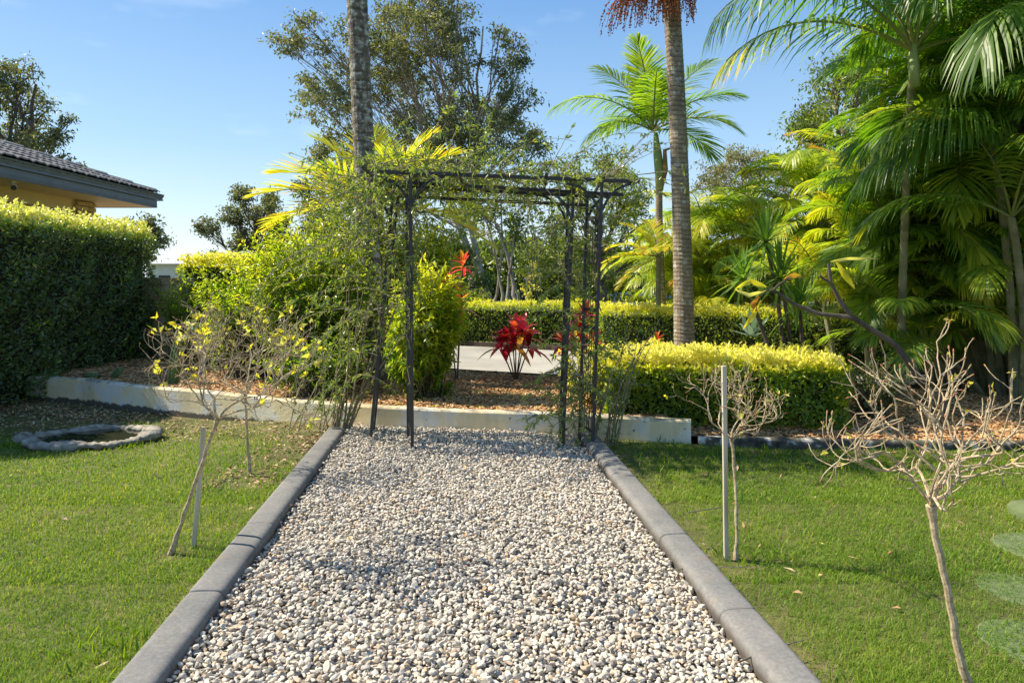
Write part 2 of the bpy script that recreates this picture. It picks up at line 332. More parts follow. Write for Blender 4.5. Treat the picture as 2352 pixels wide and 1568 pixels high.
L_palm = leafmat('palm leaflet', [(.045, .095, .028), (.08, .16, .032), (.17, .27, .032), (.36, .44, .035), (.60, .54, .04), (.60, .32, .025)],
                 [(.10, .28, .01), (.24, .50, .015), (.48, .72, .02), (.80, .86, .03), (.95, .88, .04), (.90, .46, .02)], trans=.45, rough=.42, spec=.5)
L_red = leafmat('red cordyline leaf', [(.09, .014, .03), (.34, .018, .045), (.60, .03, .05), (.72, .12, .03), (.72, .34, .03)],
                [(.25, .01, .03), (.7, .02, .04), (.95, .05, .04), (.95, .25, .03), (.9, .55, .04)], trans=.45, rough=.25, spec=.7)
L_yucca = leafmat('yucca blade', [(.06, .13, .03), (.12, .24, .04), (.26, .40, .07)], trans=.35, rough=.4)
L_yel = leafmat('yellowing leaf', [(.40, .34, .03), (.62, .50, .05), (.70, .60, .20), (.30, .36, .04), (.28, .13, .04)], trans=.45)
L_agave = leafmat('blue agave leaf', [(.16, .26, .24), (.24, .36, .33)], trans=.1)
L_dark = solid('painted hedge shade', [(.012, .016, .007), (.028, .032, .014)], 14, .95, .5)  # near-black colour standing in for shade between the hedge leaves

# ---------------------------------------------------------------- ground plan
WX = [-16, -6.5, -5.57, -4.41, -3.51, -2.33, -1.35, .436, 1.655]
WY = [10.2, 9.14, 8.82, 8.25, 7.84, 7.31, 6.93, 6.575, 6.29]
KX = [1.655, 2.6, 4.4, 8, 20]; KY = [6.22, 6.10, 5.98, 5.8, 5.4]
def wallY(x): return np.where(np.asarray(x) < 1.655, np.interp(x, WX, WY), np.interp(x, KX, KY))
def driveF(x): return np.interp(x, [-20, -6, -.735, .62, 4.04, 5.9, 20], [26, 14.5, 9.93, 9.39, 8.57, 8.55, 8.9])
def driveB(x): return np.interp(x, [-20, -6, -.9, .86, 2.6, 4.7, 6, 20], [32, 19, 14.1, 13.3, 11.7, 10.0, 9.9, 10.3])
def sst(t): t = np.clip(t, 0, 1); return t * t * (3 - 2 * t)
def lawn_z(x, y): return -.02 - .10 * sst((y - 4.6) / 2.4) * sst((-x - 2.0) / 1.5) + .008 * np.sin(x * 2.1 + y) * sst((abs(x + .3) - 1.4) / 1)
def bed_z(x, y): return np.where(x < 1.5, .165, .045 + .08 * sst((y - 6.2) / 1.4)) + .012 * np.sin(x * 3 + y * 2.1) * np.sin(y * 4 - x)
PD = A(-.0816, .9967, 0); PN = A(.9967, .0816, 0)
def path_u(x, y): return x * PN[0] + y * PN[1]
UL = -1.272 * PN[0] + 2.534 * PN[1]; UR = .928 * PN[0] + 2.534 * PN[1]   # inner faces of the two kerbs
def grid(name, xs, f0, f1, ny, zf, mat, kind='structure'):
    mb = MB(); nx = len(xs); v = np.linspace(0, 1, ny); X = np.repeat(np.asarray(xs)[:, None], ny, 1)
    Y = f0(X) * (1 - v) + f1(X) * v; Z = zf(X, Y) + 0 * X
    i = np.arange(nx - 1)[:, None] * ny; j = np.arange(ny - 1)[None]
    F = np.stack([i + j, i + ny + j, i + ny + j + 1, i + j + 1], -1).reshape(-1, 4)
    mb.add(np.stack([X, Y, Z], -1), None, F); return tag(mb.build(name, mat, smooth=True), kind=kind)
mb = MB(); mb.add([[-900, -300, -.25], [900, -300, -.25], [900, 1500, -.25], [-900, 1500, -.25]], None, [[0, 1, 2, 3]]); tag(mb.build('ground', M_yard), kind='structure')
xs = np.concatenate([np.linspace(-30, -8, 12), np.linspace(-7.8, 7.8, 120), np.linspace(8, 30, 12)])
grid('lawn', xs, lambda x: -12 + 0 * x, lambda x: wallY(x) + .06, 110, lawn_z, M_lawn)
grid('garden_bed', np.linspace(-16, 16, 160), lambda x: wallY(x) + .05, lambda x: driveF(x) - .03, 40, bed_z, M_mulchg)
grid('driveway', np.linspace(-20, 20, 60), driveF, driveB, 6, lambda x, y: .11 + 0 * x, M_drive)
grid('yard', np.concatenate([[-800, -200], np.linspace(-20, 20, 40), [200, 800]]), lambda x: driveB(x) + .05, lambda x: 1400 + 0 * x, 3, lambda x, y: .10 + 0 * x, M_yard)
mb = MB(); c0 = PD * -1.5; c1 = PD * 7.6
v = [PN * (UL - .02) + c0, PN * (UR + .02) + c0, PN * (UR + .02) + PD * 6.6, PN * (UL - .02) + PD * 7.0]
mb.add([[p[0], p[1], -.006] for p in v], None, [[0, 1, 2, 3]]); tag(mb.build('path', M_under), kind='structure')
# edging strips of the driveway
for nm, f, off, z0, z1, m in (('bed_edging', driveF, -.03, .0, .185, M_darkedge), ('driveway_kerb', driveB, .03, .0, .20, M_darkedge)):
    mb = MB(); xx = np.linspace(-14, 14, 90); yy = f(xx) + off; P = np.stack([xx, yy, 0 * xx], -1)
    for a, b in zip(P[:-1], P[1:]): bar(mb, a + A(0, 0, (z0 + z1) / 2), b + A(0, 0, (z0 + z1) / 2), .05, z1 - z0)
    tag(mb.build(nm, m), kind='structure')

# ---------------------------------------------------------------- kerbs of moulded concrete blocks
prof = [(0, -.12), (0, .0), (-.001, .030), (.003, .047), (.012, .060), (.026, .068), (.045, .0715), (.09, .073), (.140, .0725), (.156, .070), (.163, .064), (.165, .055), (.166, .03), (.168, -.12)]
def kerb_mesh(side):
    mb = MB(); n = len(prof); Lb = .866
    rows = [0, .004, .02, Lb / 2, Lb - .02, Lb - .004, Lb]; sc = [.93, .985, 1, 1, 1, .985, .93]
    V = []
    for q, s in zip(rows, sc):
        for u, z in prof:
            uu = .084 + (u - .084) * s; zz = z if z < 0 else z - (1 - s) * .05
            V.append(PN * side * uu + PD * q + A(0, 0, zz))
    F = [[i * n + j, i * n + j + 1, (i + 1) * n + j + 1, (i + 1) * n + j] for i in range(len(rows) - 1) for j in range(n - 1)]
    F3 = [[0, j + 1, j] for j in range(1, n - 1)] + [[(len(rows) - 1) * n, (len(rows) - 1) * n + j, (len(rows) - 1) * n + j + 1] for j in range(1, n - 1)]
    mb.add(V, F3, F); o = mb.build('kerb_block', M_kerb, smooth=True); me = o.data; bpy.data.objects.remove(o); return me
for side, u0, first, last, lab in ((-1, UL, 3.14, 6.75, 'left'), (1, UR, 2.95, 6.2, 'right')):
    root = thing('kerb', PN * u0, kind='structure'); me = kerb_mesh(side)
    base = (first - u0 * PN[1]) / PD[1]
    k = -6
    while True:
        v0 = base + k * .87
        if (PN * u0 + PD * (v0 + .3))[1] > last: break
        inst('kerb_block', me, PN * (u0 + U(-.003, .003)) + PD * v0 + A(0, 0, U(-.002, .003)), root); k += 1

# ---------------------------------------------------------------- rendered retaining wall + low mouldy kerb
def strip_wall(name, X, Yf, z0, ztop, thick, mat, label, cat):
    mb = MB(); X = np.asarray(X); P = np.stack([X, Yf(X), 0 * X], -1); T = unit(np.gradient(P, axis=0)); Nn = np.stack([-T[:, 1], T[:, 0], 0 * X], -1)
    prof_ = [(0, z0), (.0, ztop - .02), (.008, ztop - .006), (.02, ztop), (thick - .02, ztop), (thick, ztop - .02), (thick, z0)]
    n = len(prof_); V = []
    for i in range(len(X)):
        for j, (u, z) in enumerate(prof_):
            w_ = .004 * math.sin(X[i] * 2.3 + z * 9) + .0015 * math.sin(X[i] * 11) if z > z0 else 0
            V.append(P[i] + Nn[i] * (u + w_) + A(0, 0, z + (.004 * math.sin(X[i] * 3.1) if z > z0 else 0)))
    F = [[i * n + j, (i + 1) * n + j, (i + 1) * n + j + 1, i * n + j + 1] for i in range(len(X) - 1) for j in range(n - 1)]
    F3 = [[0, j, j + 1] for j in range(1, n - 1)] + [[(len(X) - 1) * n, (len(X) - 1) * n + j + 1, (len(X) - 1) * n + j] for j in range(1, n - 1)]
    mb.add(V, F3, F); return tag(mb.build(name, mat, smooth=False), label, cat)
strip_wall('retaining_wall', np.linspace(-6.5, 1.65, 90), wallY, -.2, .20, .11, M_wall, 'low rendered retaining wall with peeling cream paint behind the arbor', 'wall')
strip_wall('garden_kerb', np.linspace(1.70, 14, 90), wallY, -.1, .062, .10, M_lowwall, 'low blackened kerb with flaking white paint edging the sunny lawn', 'kerb')

# ---------------------------------------------------------------- gravel
import bmesh
def ico(sub):
    bm = bmesh.new(); bmesh.ops.create_icosphere(bm, subdivisions=sub, radius=1)
    V = np.array([v.co[:] for v in bm.verts]); F = np.array([[v.index for v in f.verts] for f in bm.faces]); bm.free(); return V, F
def rotm(n):
    q = unit(R.normal(size=(n, 4))); a, b, c, d = q.T
    return np.stack([np.stack([a*a+b*b-c*c-d*d, 2*(b*c-a*d), 2*(b*d+a*c)], -1), np.stack([2*(b*c+a*d), a*a-b*b+c*c-d*d, 2*(c*d-a*b)], -1), np.stack([2*(b*d-a*c), 2*(c*d+a*b), a*a-b*b-c*c+d*d], -1)], 1)
def stones(mb, P, size, sub, tint):
    V0, F0 = ico(sub); n = len(P); nv = len(V0); shapes = []
    for k in range(14):
        V = V0.copy()
        for q in range(6):   # chop faces off, as broken stone has
            ax = unit(R.normal(size=3)); dcut = U(.42, .8); h = V @ ax; V -= np.maximum(h - dcut, 0)[:, None] * ax
        V *= (1 + .12 * wob(V, 2.2, k))[:, None]; shapes.append(V)
    S = np.array(shapes)[R.randint(0, 14, n)]
    S = S * np.stack([U(.95, 1.45, n), U(.7, 1.05, n), U(.42, .75, n)], -1)[:, None] * size[:, None, None] * 1.12
    az = U(0, 2 * PI, n); tl = R.normal(0, .28, n); tr = R.normal(0, .28, n)
    c, s = np.cos(tl), np.sin(tl); S = np.stack([S[..., 0], S[..., 1] * c[:, None] - S[..., 2] * s[:, None], S[..., 1] * s[:, None] + S[..., 2] * c[:, None]], -1)
    c, s = np.cos(tr), np.sin(tr); S = np.stack([S[..., 0] * c[:, None] + S[..., 2] * s[:, None], S[..., 1], -S[..., 0] * s[:, None] + S[..., 2] * c[:, None]], -1)
    c, s = np.cos(az), np.sin(az); S = np.stack([S[..., 0] * c[:, None] - S[..., 1] * s[:, None], S[..., 0] * s[:, None] + S[..., 1] * c[:, None], S[..., 2]], -1)
    V = (S + P[:, None]).reshape(-1, 3); F = (np.arange(n)[:, None, None] * nv + F0).reshape(-1, 3)
    mb.add(V, F, None, np.repeat(tint, nv))
mb = MB(); sp = .0228
uu, vv = np.meshgrid(np.arange(UL + .008, UR - .004, sp), np.arange(1.75, 7.2, sp)); uu = uu.ravel() + U(-.009, .009, uu.size); vv = vv.ravel() + U(-.009, .009, vv.size)
P = PN * uu[:, None] + PD * vv[:, None]; ok = P[:, 1] < wallY(P[:, 0]) - .012; P = P[ok]; P[:, 2] = U(.001, .012, len(P))
ex = P[R.rand(len(P)) < .42] + np.stack([U(-.012, .012, 1), U(-.012, .012, 1), [.0]], -1); ex[:, 2] = U(.014, .03, len(ex))
P = np.concatenate([P, ex]); P[:, 2] += .006 * np.sin(P[:, 0] * 4.1 + P[:, 1] * 2.3) + .005 * np.sin(P[:, 1] * 6)
tn = np.clip(R.beta(2.1, 1.45, len(P)) + .16 * wob(P * A(1, 1, 0), 1.3), 0, 1); sz = U(.0075, .0140, len(P)) * np.where(R.rand(len(P)) < .08, 1.5, 1)
near = P[:, 1] < 3.5
stones(mb, P[near], sz[near], 2, tn[near]); stones(mb, P[~near], sz[~near] * 1.04, 1, tn[~near])
tag(mb.build('gravel', M_gravel, kind='stuff', smooth=False), 'loose white and grey river gravel filling the path between the kerbs', 'gravel')

# ---------------------------------------------------------------- grass
BB = A(-4.17, 6.78, 0)     # rock birdbath
STEPS = [(2385, 1258, .22), (2350, 1358, .20), (2370, 1478, .20)]
stepP = [gr(px, py, -.02) for px, py, r in STEPS]
def grass(n, ylo, yhi, hmin, hmax, wdt):
    a = 1 / ylo; b = 1 / yhi; Y = 1 / U(b, a, n)             # denser towards the camera
    X = U(-.80, .80, n) * Y
    u = path_u(X, Y); zl = lawn_z(X, Y)
    ok = ((u < UL - .155) | (u > UR + .155)) & (Y < wallY(X) - .02)
    ok &= ((X - BB[0]) / .60) ** 2 + ((Y - BB[1]) / .50) ** 2 > 1
    for p in stepP: ok &= (R.rand(n) < .62) | (((X - p[0]) / .25) ** 2 + ((Y - p[1]) / .25) ** 2 > 1)
    # worn strips along the right kerb, leaf litter near the left wall
    d = u - (UR + .17); bare = (d > 0) & (R.rand(n) < np.clip(1.15 - d / .26, 0, .9) * (.75 + .25 * np.sin(Y * 5)))
    lit = (X < -1.7) & (R.rand(n) < np.clip(1 - (wallY(X) - Y) / 1.1, 0, .82)); lit |= (X < -4.4) & (R.rand(n) < sst((Y - 6.6) / 1.4) * .8)
    edge = (X < 0) & (u > UL - .55) & (Y > 5.6) & (R.rand(n) < .8)
    for bx, by, br in ((1.2, 3.62, .22), (-2.0, 5.15, .38), (-1.86, 3.75, .16)):
        bare |= ((X - bx) ** 2 + (Y - by) ** 2 < (br * U(.3, 1, n)) ** 2) & (R.rand(n) < .75)
    ok &= ~(bare | lit | edge); X, Y, zl = X[ok], Y[ok], zl[ok]; n = len(X)
    P = np.stack([X, Y, zl], -1); patch = wob(P * A(1, 1, 0), 1.1, 2) * .5 + wob(P * A(1, 1, 0), 4, 1) * .35
    h = U(hmin, hmax, n) * (1 + .35 * patch); az = U(0, 2 * PI, n); lean = U(.1, 1.1, n)
    D = np.stack([np.cos(az) * lean, np.sin(az) * lean, np.ones(n)], -1); D = unit(D)
    S = unit(np.stack([-np.sin(az), np.cos(az), 0 * az], -1)) * (wdt * U(.7, 1.3, n))[:, None]
    a_ = P - S / 2; b_ = P + S / 2; m = P + D * (h * .6)[:, None]; tip = P + D * h[:, None] + np.stack([np.cos(az), np.sin(az), -.6 + 0 * az], -1) * (h * .25)[:, None]
    V = np.stack([a_, b_, m + S * .4, m - S * .4, tip], 1).reshape(-1, 3); F = np.arange(n)[:, None] * 5
    dry = np.clip(wob(P * A(1, 1, 0), .9, 5) - .15, 0, 1); t = np.clip(.36 + .30 * patch + R.normal(0, .17, n) + np.where(R.rand(n) < .05 + .35 * dry, .35, 0), 0, 1)
    mb.add(V, np.stack([F[:, 0] + 2, F[:, 0] + 4, F[:, 0] + 3], -1), np.stack([F[:, 0], F[:, 0] + 1, F[:, 0] + 2, F[:, 0] + 3], -1), np.repeat(t, 5))
mb = MB(); grass(215000, 1.9, 5.0, .018, .040, .0026); grass(80000, 3.4, 9.2, .022, .044, .0040); grass(75000, 4.6, 9.2, .024, .046, .0052)
# taller tufts near the rock birdbath, by the kerbs and posts
for cx, cy, r_, n_, h_ in ((-4.1, 7.3, .10, 90, .12), (-4.75, 6.5, .10, 60, .10), (-3.6, 6.5, .08, 40, .09), (-4.1, 6.22, .3, 90, .06), (-1.50, 2.75, .16, 120, .08), (1.18, 2.45, .12, 90, .08), (1.25, 3.7, .15, 70, .07), (2.5, 5.85, .7, 260, .10), (4.3, 5.6, .6, 200, .12), (1.75, 5.95, .3, 120, .08)):
    P = np.stack([cx + R.normal(0, r_, n_), cy + R.normal(0, r_ * .6, n_), 0 * np.zeros(n_)], -1); P[:, 2] = lawn_z(P[:, 0], P[:, 1])
    uq = path_u(P[:, 0], P[:, 1]); P = P[((uq < UL - .16) | (uq > UR + .16)) & (P[:, 1] < wallY(P[:, 0]) - .02)]
    D = rdir(len(P)); D[:, 2] = 1.4; leaves(mb, P, D, rdir(len(P)), h_ * U(.5, 1, len(P)), .006, U(.2, .7, len(P)), .3)
tag(mb.build('grass', M_grass, kind='stuff'), 'short green lawn grass on both sides of the gravel path', 'grass')

# ---------------------------------------------------------------- mulch and leaf litter
def chips(mb, P, L, W, H, tilt, tint):
    n = len(P); az = U(0, 2 * PI, n); D = np.stack([np.cos(az), np.sin(az), R.normal(0, tilt, n)], -1); D = unit(D)
    S = unit(np.cross(D, np.stack([R.normal(0, tilt, n), R.normal(0, tilt, n), np.ones(n)], -1))); Nn = np.cross(S, D)
    B = BOXV[None] * 1.0; tp = np.where(BOXV[:, 0] > 0, U(.35, 1, n)[:, None], 1)
    V = P[:, None] + D[:, None] * (BOXV[None, :, 0:1] * L[:, None, None]) + S[:, None] * (BOXV[None, :, 1:2] * W[:, None, None] * tp[..., None]) + Nn[:, None] * (BOXV[None, :, 2:3] * H[:, None, None])
    F = (np.arange(n)[:, None, None] * 8 + BOXF[None]).reshape(-1, 4); mb.add(V.reshape(-1, 3), None, F, np.repeat(tint, 8))
mb = MB(); n = 52000; Y = 1 / U(1 / 13.5, 1 / 6.1, n); X = U(-.78, .80, n) * Y; ok = (Y > wallY(X) + .12) & (Y < driveF(X) - .05); X, Y = X[ok], Y[ok]; n = len(X)
P = np.stack([X, Y, bed_z(X, Y) + U(.002, .022, n)], -1)
chips(mb, P, U(.025, .075, n), U(.008, .022, n), U(.003, .007, n), .28, np.clip(R.beta(2, 2, n) + .15 * wob(P, 1.2), 0, 1))
tag(mb.build('mulch', M_chip, kind='stuff'), 'orange brown wood chip mulch covering the raised garden bed', 'mulch')
mb = MB(); Ps = []
for n_, x0, x1, y0, y1, pw in ((2600, -6.9, -4.2, 6.9, 9.1, 1), (1500, -6.9, -1.7, 6.6, 9.1, 2), (320, -2.3, -1.7, 4.9, 6.6, 1), (160, -1.9, -1.6, 6.0, 6.9, 1)):
    X = U(x0, x1, n_); wy = wallY(X); Y = np.minimum(U(y0, y1, n_), wy - U(0.02, .9, n_) * (1 if pw == 2 else .8)); Ps.append(np.stack([X, Y, lawn_z(X, Y) + U(.004, .03, n_)], -1))
n_ = 260; X = U(1.7, 4.8, n_); Y = U(6.3, 7.0, n_); Ps.append(np.stack([X, Y, bed_z(X, Y) + U(.01, .04, n_)], -1))
n_ = 150; X = U(-5, 5, n_); Y = U(2.3, 6.4, n_); k = (path_u(X, Y) < UL - .17) | (path_u(X, Y) > UR + .17); Ps.append(np.stack([X, Y, lawn_z(X, Y) + .025], -1)[k])
n_ = 46; u = U(UL, UR, n_); v_ = U(2.3, 6.7, n_); Q = PN * u[:, None] + PD * v_[:, None] + A(0, 0, .045); Ps.append(Q)
P = np.concatenate(Ps); n = len(P); D = rdir(n); D[:, 2] *= .25; N = rdir(n) * .35 + A(0, 0, 1)
leaves(mb, P, D, N, U(.025, .065, n), U(.012, .028, n), R.rand(n) * .95, U(-.3, .4, n)[:, None], rich=True)
tag(mb.build('leaf_litter', M_litter, kind='stuff'), 'dry brown fallen leaves scattered along the wall foot and lawn', 'leaf litter')
for a_, b_, c_, lab in ((gr(1880, 1545), gr(1960, 1520), gr(2040, 1490), 'thin dry twig lying across the gravel near the bottom of the picture'), (gr(1700, 1330), gr(1800, 1325), gr(1930, 1322), 'long dry twig lying on the gravel beside the right kerb'), (gr(1760, 1192), gr(1840, 1185), gr(1850, 1178), 'short dry twig lying in the middle of the gravel')):
    f = lambda q: A(q[0] - .28 * q[1] / 2.4, q[1], .042); mb = MB(); tube(mb, bez(f(a_), f(b_) + A(.01, .02, .008), f(c_), 7), [.004, .004, .0035, .003, .003, .002, .001], 5)
    tag(mb.build('fallen_twig', M_vinestem), lab, 'twig', 'twigs on the gravel')

# ---------------------------------------------------------------- rock birdbath, stepping stones, pedestal
bb = thing('birdbath', A(BB[0], BB[1], lawn_z(BB[0], BB[1])), 'natural rock birdbath holding dark water, sunk in the grass near the wall', 'birdbath')
n, m_ = 96, 12; th = np.arange(n) * 2 * PI / n; V = []
for i, a in enumerate(th):
    r0 = .47 + .04 * math.sin(2 * a + 1) + .02 * math.sin(5 * a) ; rt = .050 + .014 * math.sin(3 * a + .6) + .010 * math.sin(7 * a) + .005 * math.sin(17 * a)
    for j in range(m_):
        q = j * 2 * PI / m_; rr = r0 + rt * 1.35 * math.cos(q) + .008 * math.sin(a * 13 + j * 2)
        V.append([BB[0] + rr * 1.05 * math.cos(a), BB[1] + rr * .9 * math.sin(a), lawn_z(BB[0], BB[1]) + .062 + .012 * math.sin(2 * a) + rt * (.62 if q < PI else 1.0) * math.sin(q) + .006 * math.sin(a * 31 + j) + .006 * math.sin(a * 19 + j * 3) + .01 * math.sin(a * 4)])
F = [[i * m_ + j, ((i + 1) % n) * m_ + j, ((i + 1) % n) * m_ + (j + 1) % m_, i * m_ + (j + 1) % m_] for i in range(n) for j in range(m_)]
mb = MB(); mb.add(V, None, F); mb.build('rim', M_stone, bb, smooth=True)
mb = MB(); V = [[BB[0], BB[1], lawn_z(*BB[:2]) + .058]] + [[BB[0] + .5 * math.cos(a), BB[1] + .43 * math.sin(a), lawn_z(*BB[:2]) + .058] for a in th]
mb.add(V, [[0, i + 1, (i + 1) % n + 1] for i in range(n)]); mb.build('water', M_water, bb)
def rock(name, c, s, label, mat=M_stone, seed=0, cat='rock', group=None, amp=.22):
    mb = MB(); V, F = ico(4); V = V * (1 + amp * wob(V, 1.6, seed) + .07 * wob(V, 5, seed) + .03 * wob(V, 13, seed))[:, None] * A(*s) + A(*c)
    mb.add(V, F); return tag(mb.build(name, mat, smooth=True), label, cat, group)
rock('rock', (-4.82, 6.72, -.09), (.10, .08, .08), 'small grey rock in the grass at the left end of the rock birdbath', seed=1, group='garden rocks')
rock('rock', (5.75, 7.15, .1), (.33, .24, .15), 'weathered boulder in the mulch below the cane palms at the right edge', seed=3, group='garden rocks')
rock('rock', (-6.55, 7.9, -.1), (.25, .2, .13), 'half buried brown rock at the foot of the tall dark hedge', seed=5, group='garden rocks')
for i, (p, lab) in enumerate(zip(stepP, ('round pale stepping stone in the grass, farthest of the three at the right edge', 'round pale stepping stone in the grass, middle of the three at the right edge', 'round pale stepping stone in the grass, nearest of the three at the right edge'))):
    mb = MB(); k = 28; rr = STEPS[i][2]
    for a_ in range(k): pass
    ring = [[p[0] + q * rr * math.cos(t_ * 2 * PI / k) * (1 + .03 * math.sin(3 * t_)), p[1] + q * rr * math.sin(t_ * 2 * PI / k), z] for q, z in ((1, -.05), (1, -.020), (.95, -.010)) for t_ in range(k)] + [[p[0], p[1], -.008]]
    F = [[l * k + t_, l * k + (t_ + 1) % k, (l + 1) * k + (t_ + 1) % k, (l + 1) * k + t_] for l in (0, 1) for t_ in range(k)]
    mb.add(ring, [[2 * k + t_, 2 * k + (t_ + 1) % k, 3 * k] for t_ in range(k)], F); tag(mb.build('stepping_stone', M_stepstone, smooth=False), lab, 'stepping stone', 'round stepping stones in the right lawn')
def lathe(mb, c, prof_, k=24, t=0.5, squash=None):
    n = len(prof_); a = np.arange(k) * 2 * PI / k
    V = [[c[0] + r * math.cos(q), c[1] + r * math.sin(q), c[2] + z] for r, z in prof_ for q in a]
    F = [[i * k + j, i * k + (j + 1) % k, (i + 1) * k + (j + 1) % k, (i + 1) * k + j] for i in range(n - 1) for j in range(k)]; mb.add(V, None, F, t)
pp = gr(2395, 1185, -.02); pd = thing('garden_pedestal', pp, 'white round pedestal base standing on the lawn at the right edge', 'pedestal')
mb = MB(); lathe(mb, pp, [(0, .055), (.10, .055), (.175, .05), (.185, .035), (.185, -.02)], 36); mb.build('base', M_stepstone, pd, smooth=True)
mb = MB(); lathe(mb, pp, [(.085, .055), (.08, .09), (.06, .13), (.045, .2), (.04, .34), (.055, .38), (0, .385)], 28); mb.build('stem', M_white, pd, smooth=True)

# ---------------------------------------------------------------- house with tiled hip roof
H0 = A(-6.75, 13.0, 3.12)    # eave corner
house = thing('house', (-8.5, 9.5, 0), 'cream and yellow brick house with grey tiled roof rising behind the tall hedge', 'house')
SL = math.tan(math.radians(20))
mb = MB(); g = [(0, .0), (.0, .028), (-.012, .036), (-.012, .048), (.0, .056), (.012, .10), (.018, .118), (.006, .124), (-.02, .12), (-.02, .108), (.0, .10), (-.012, .02), (-.10, .0)]
g = [(x + .11, z) for x, z in g]
for (p0, p1, nrm) in ((A(-6.86, 4.0, 3.0), A(-6.86, 13.1, 3.0), A(1, 0, 0)), (A(-6.86, 13.1, 3.0), A(-13, 13.1, 3.0), A(0, 1, 0))):
    k = len(g); V = []
    for e, p in enumerate((p0, p1)):
        mit = [(x if ((nrm[0] and e == 1) or (nrm[1] and e == 0)) else 0) for x, z in g]
        for (x, z), mi in zip(g, mit): V.append(p + nrm * x + A(0, 0, z) + (A(0, mi, 0) if nrm[0] else A(mi, 0, 0)))
    mb.add(V, None, [[j, j + 1, k + j + 1, k + j] for j in range(k - 1)])
gut = mb.build('gutter', M_gutter, house)
mb = MB()
for i in range(44): box(mb, A(-6.737, 5.0 + i * .185, 3.088), (.012, .055, .010))
mb.build('overflow_slots', M_black, gut, kind='stuff')
mb = MB(); box(mb, (-6.80, 8.5, 2.925), (.03, 9.1, .15)); box(mb, (-10, 13.03, 2.925), (6.4, .03, .15))
for z in (2.87, 2.90): box(mb, (-6.782, 8.5, z), (.012, 9.1, .008))
mb.build('fascia', M_gutter, house)
mb = MB(); box(mb, (-7.5, 8.5, 2.865), (1.36, 9.0, .02)); box(mb, (-10.6, 12.72, 2.866), (4.84, .58, .02)); mb.build('soffit', M_cream, house)
mb = MB(); box(mb, (-7.55, 8.0, 2.755), (.16, 7.4, .20)); mb.build('header_board', M_cream, house)
# roof: deck, tiles, hip caps
mb = MB(); t9 = 6.2
mb.add([H0 + A(.02, -9, -.03), H0 + A(.02, .02, -.03), H0 + A(-t9, -t9, t9 * SL - .05), H0 + A(-t9, -9, t9 * SL - .05)], None, [[0, 1, 2, 3]])
mb.add([H0 + A(.02, .02, -.03), H0 + A(-t9 * 2, .02, -.03), H0 + A(-t9, -t9, t9 * SL - .05)], [[0, 1, 2]])
roof = mb.build('roof', M_tile, house)
mbt = MB(); k = 9; V = []; cw = .30; cl = .37
for e, (s_, zz) in enumerate(((0, .022), (0, .0), (cl, .02))):
    for j in range(k):
        q = j / (k - 1); z = .028 * abs(math.sin(q * 2 * PI)) ** 1.3 + (.018 if q < .06 or q > .94 else 0)
        hgt = {0: z + .022, 1: z, 2: z - .004}[e]
        V.append([-s_ * math.cos(math.radians(20)), (q - .5) * cw * 1.02, s_ * math.sin(math.radians(20)) + hgt])
mbt.add(V, None, [[k + j, k + j + 1, j + 1, j] for j in range(k - 1)] + [[j, j + 1, 2 * k + j + 1, 2 * k + j] for j in range(k - 1)])
to = mbt.build('roof_tile', M_tile, smooth=False); tme = to.data; bpy.data.objects.remove(to); cnt = 0
for c in range(9):
    for i in range(26):
        y = 12.85 - i * cw; u = c * .33
        if u > (13.0 - y) - .12 or y < 6.3: continue
        inst('roof_tile', tme, (H0[0] + .05 - u * math.cos(math.radians(20)), y, H0[2] + .0 + u * math.sin(math.radians(20)) + U(-.002, .002)), roof); cnt += 1
mbt = MB(); dh = unit(A(-1, -1, SL)); sd = unit(A(1, -1, 0)); up = unit(np.cross(dh, sd)); up = up if up[2] > 0 else -up
V = []
for s_, zz, wv in ((0, .045, 1.05), (0, .02, 1.0), (.44, .022, .92)):
    for x_, z_ in ((-.15, -.06), (-.11, .0), (-.04, .035), (.04, .035), (.11, .0), (.15, -.06)): V.append(dh * s_ + sd * x_ * wv + up * (z_ + zz))
k = 6; mbt.add(V, None, [[k + j, k + j + 1, j + 1, j] for j in range(k - 1)] + [[j, j + 1, 2 * k + j + 1, 2 * k + j] for j in range(k - 1)])
to = mbt.build('ridge_cap', M_tile); cme = to.data; bpy.data.objects.remove(to)
for i in range(14): inst('ridge_cap', cme, H0 + A(-.02, -.02, .0) + dh * (i * .43 + .02), roof)
# garage door of raised panels, brick pier
door = thing('garage_door', (-7.72, 9.2, .2), None); door.parent = house; door.location = tuple(A(-7.72, 9.2, .2) - np.array(house.location))
def childbuild(mb, name, mat, par, off):   # part of a part: off = world place of its parent
    e = type('E', (), {})(); V = [v - off for v in mb.V]; mb.V = V; o = mb.build(name, mat); o.parent = par; return o
off = A(-7.72, 9.2, .2)
mb = MB(); box(mb, (-7.74, 9.1, 1.45), (.04, 4.8, 2.5)); childbuild(mb, 'door_leaf', M_door, door, off)
pme = bbox_mesh('door_panel', (.03, .50, .36), M_door, 0, .012)
for r_ in range(5):
    for c_ in range(7):
        o = bpy.data.objects.new('door_panel', pme); COL.objects.link(o); o.parent = door; o.location = tuple(A(-7.712, 11.1 - c_ * .64, 2.40 - r_ * .5) - off)
mb = MB(); box(mb, (-7.53, 11.92, 1.4), (.14, .56, 2.9)); box(mb, (-10.4, 12.13, 1.4), (5.5, .14, 2.9)); box(mb, (-7.53, 5.4, 1.4), (.14, 3.4, 2.9)); wl = mb.build('wall', M_mortar, house)
bme = [bbox_mesh('brick', (.04, .222, .070), M_brick, .0015, .005) for _ in range(3)] 
bms = [bbox_mesh('brick', (.115, .04, .070), M_brick, .0015, .005)]
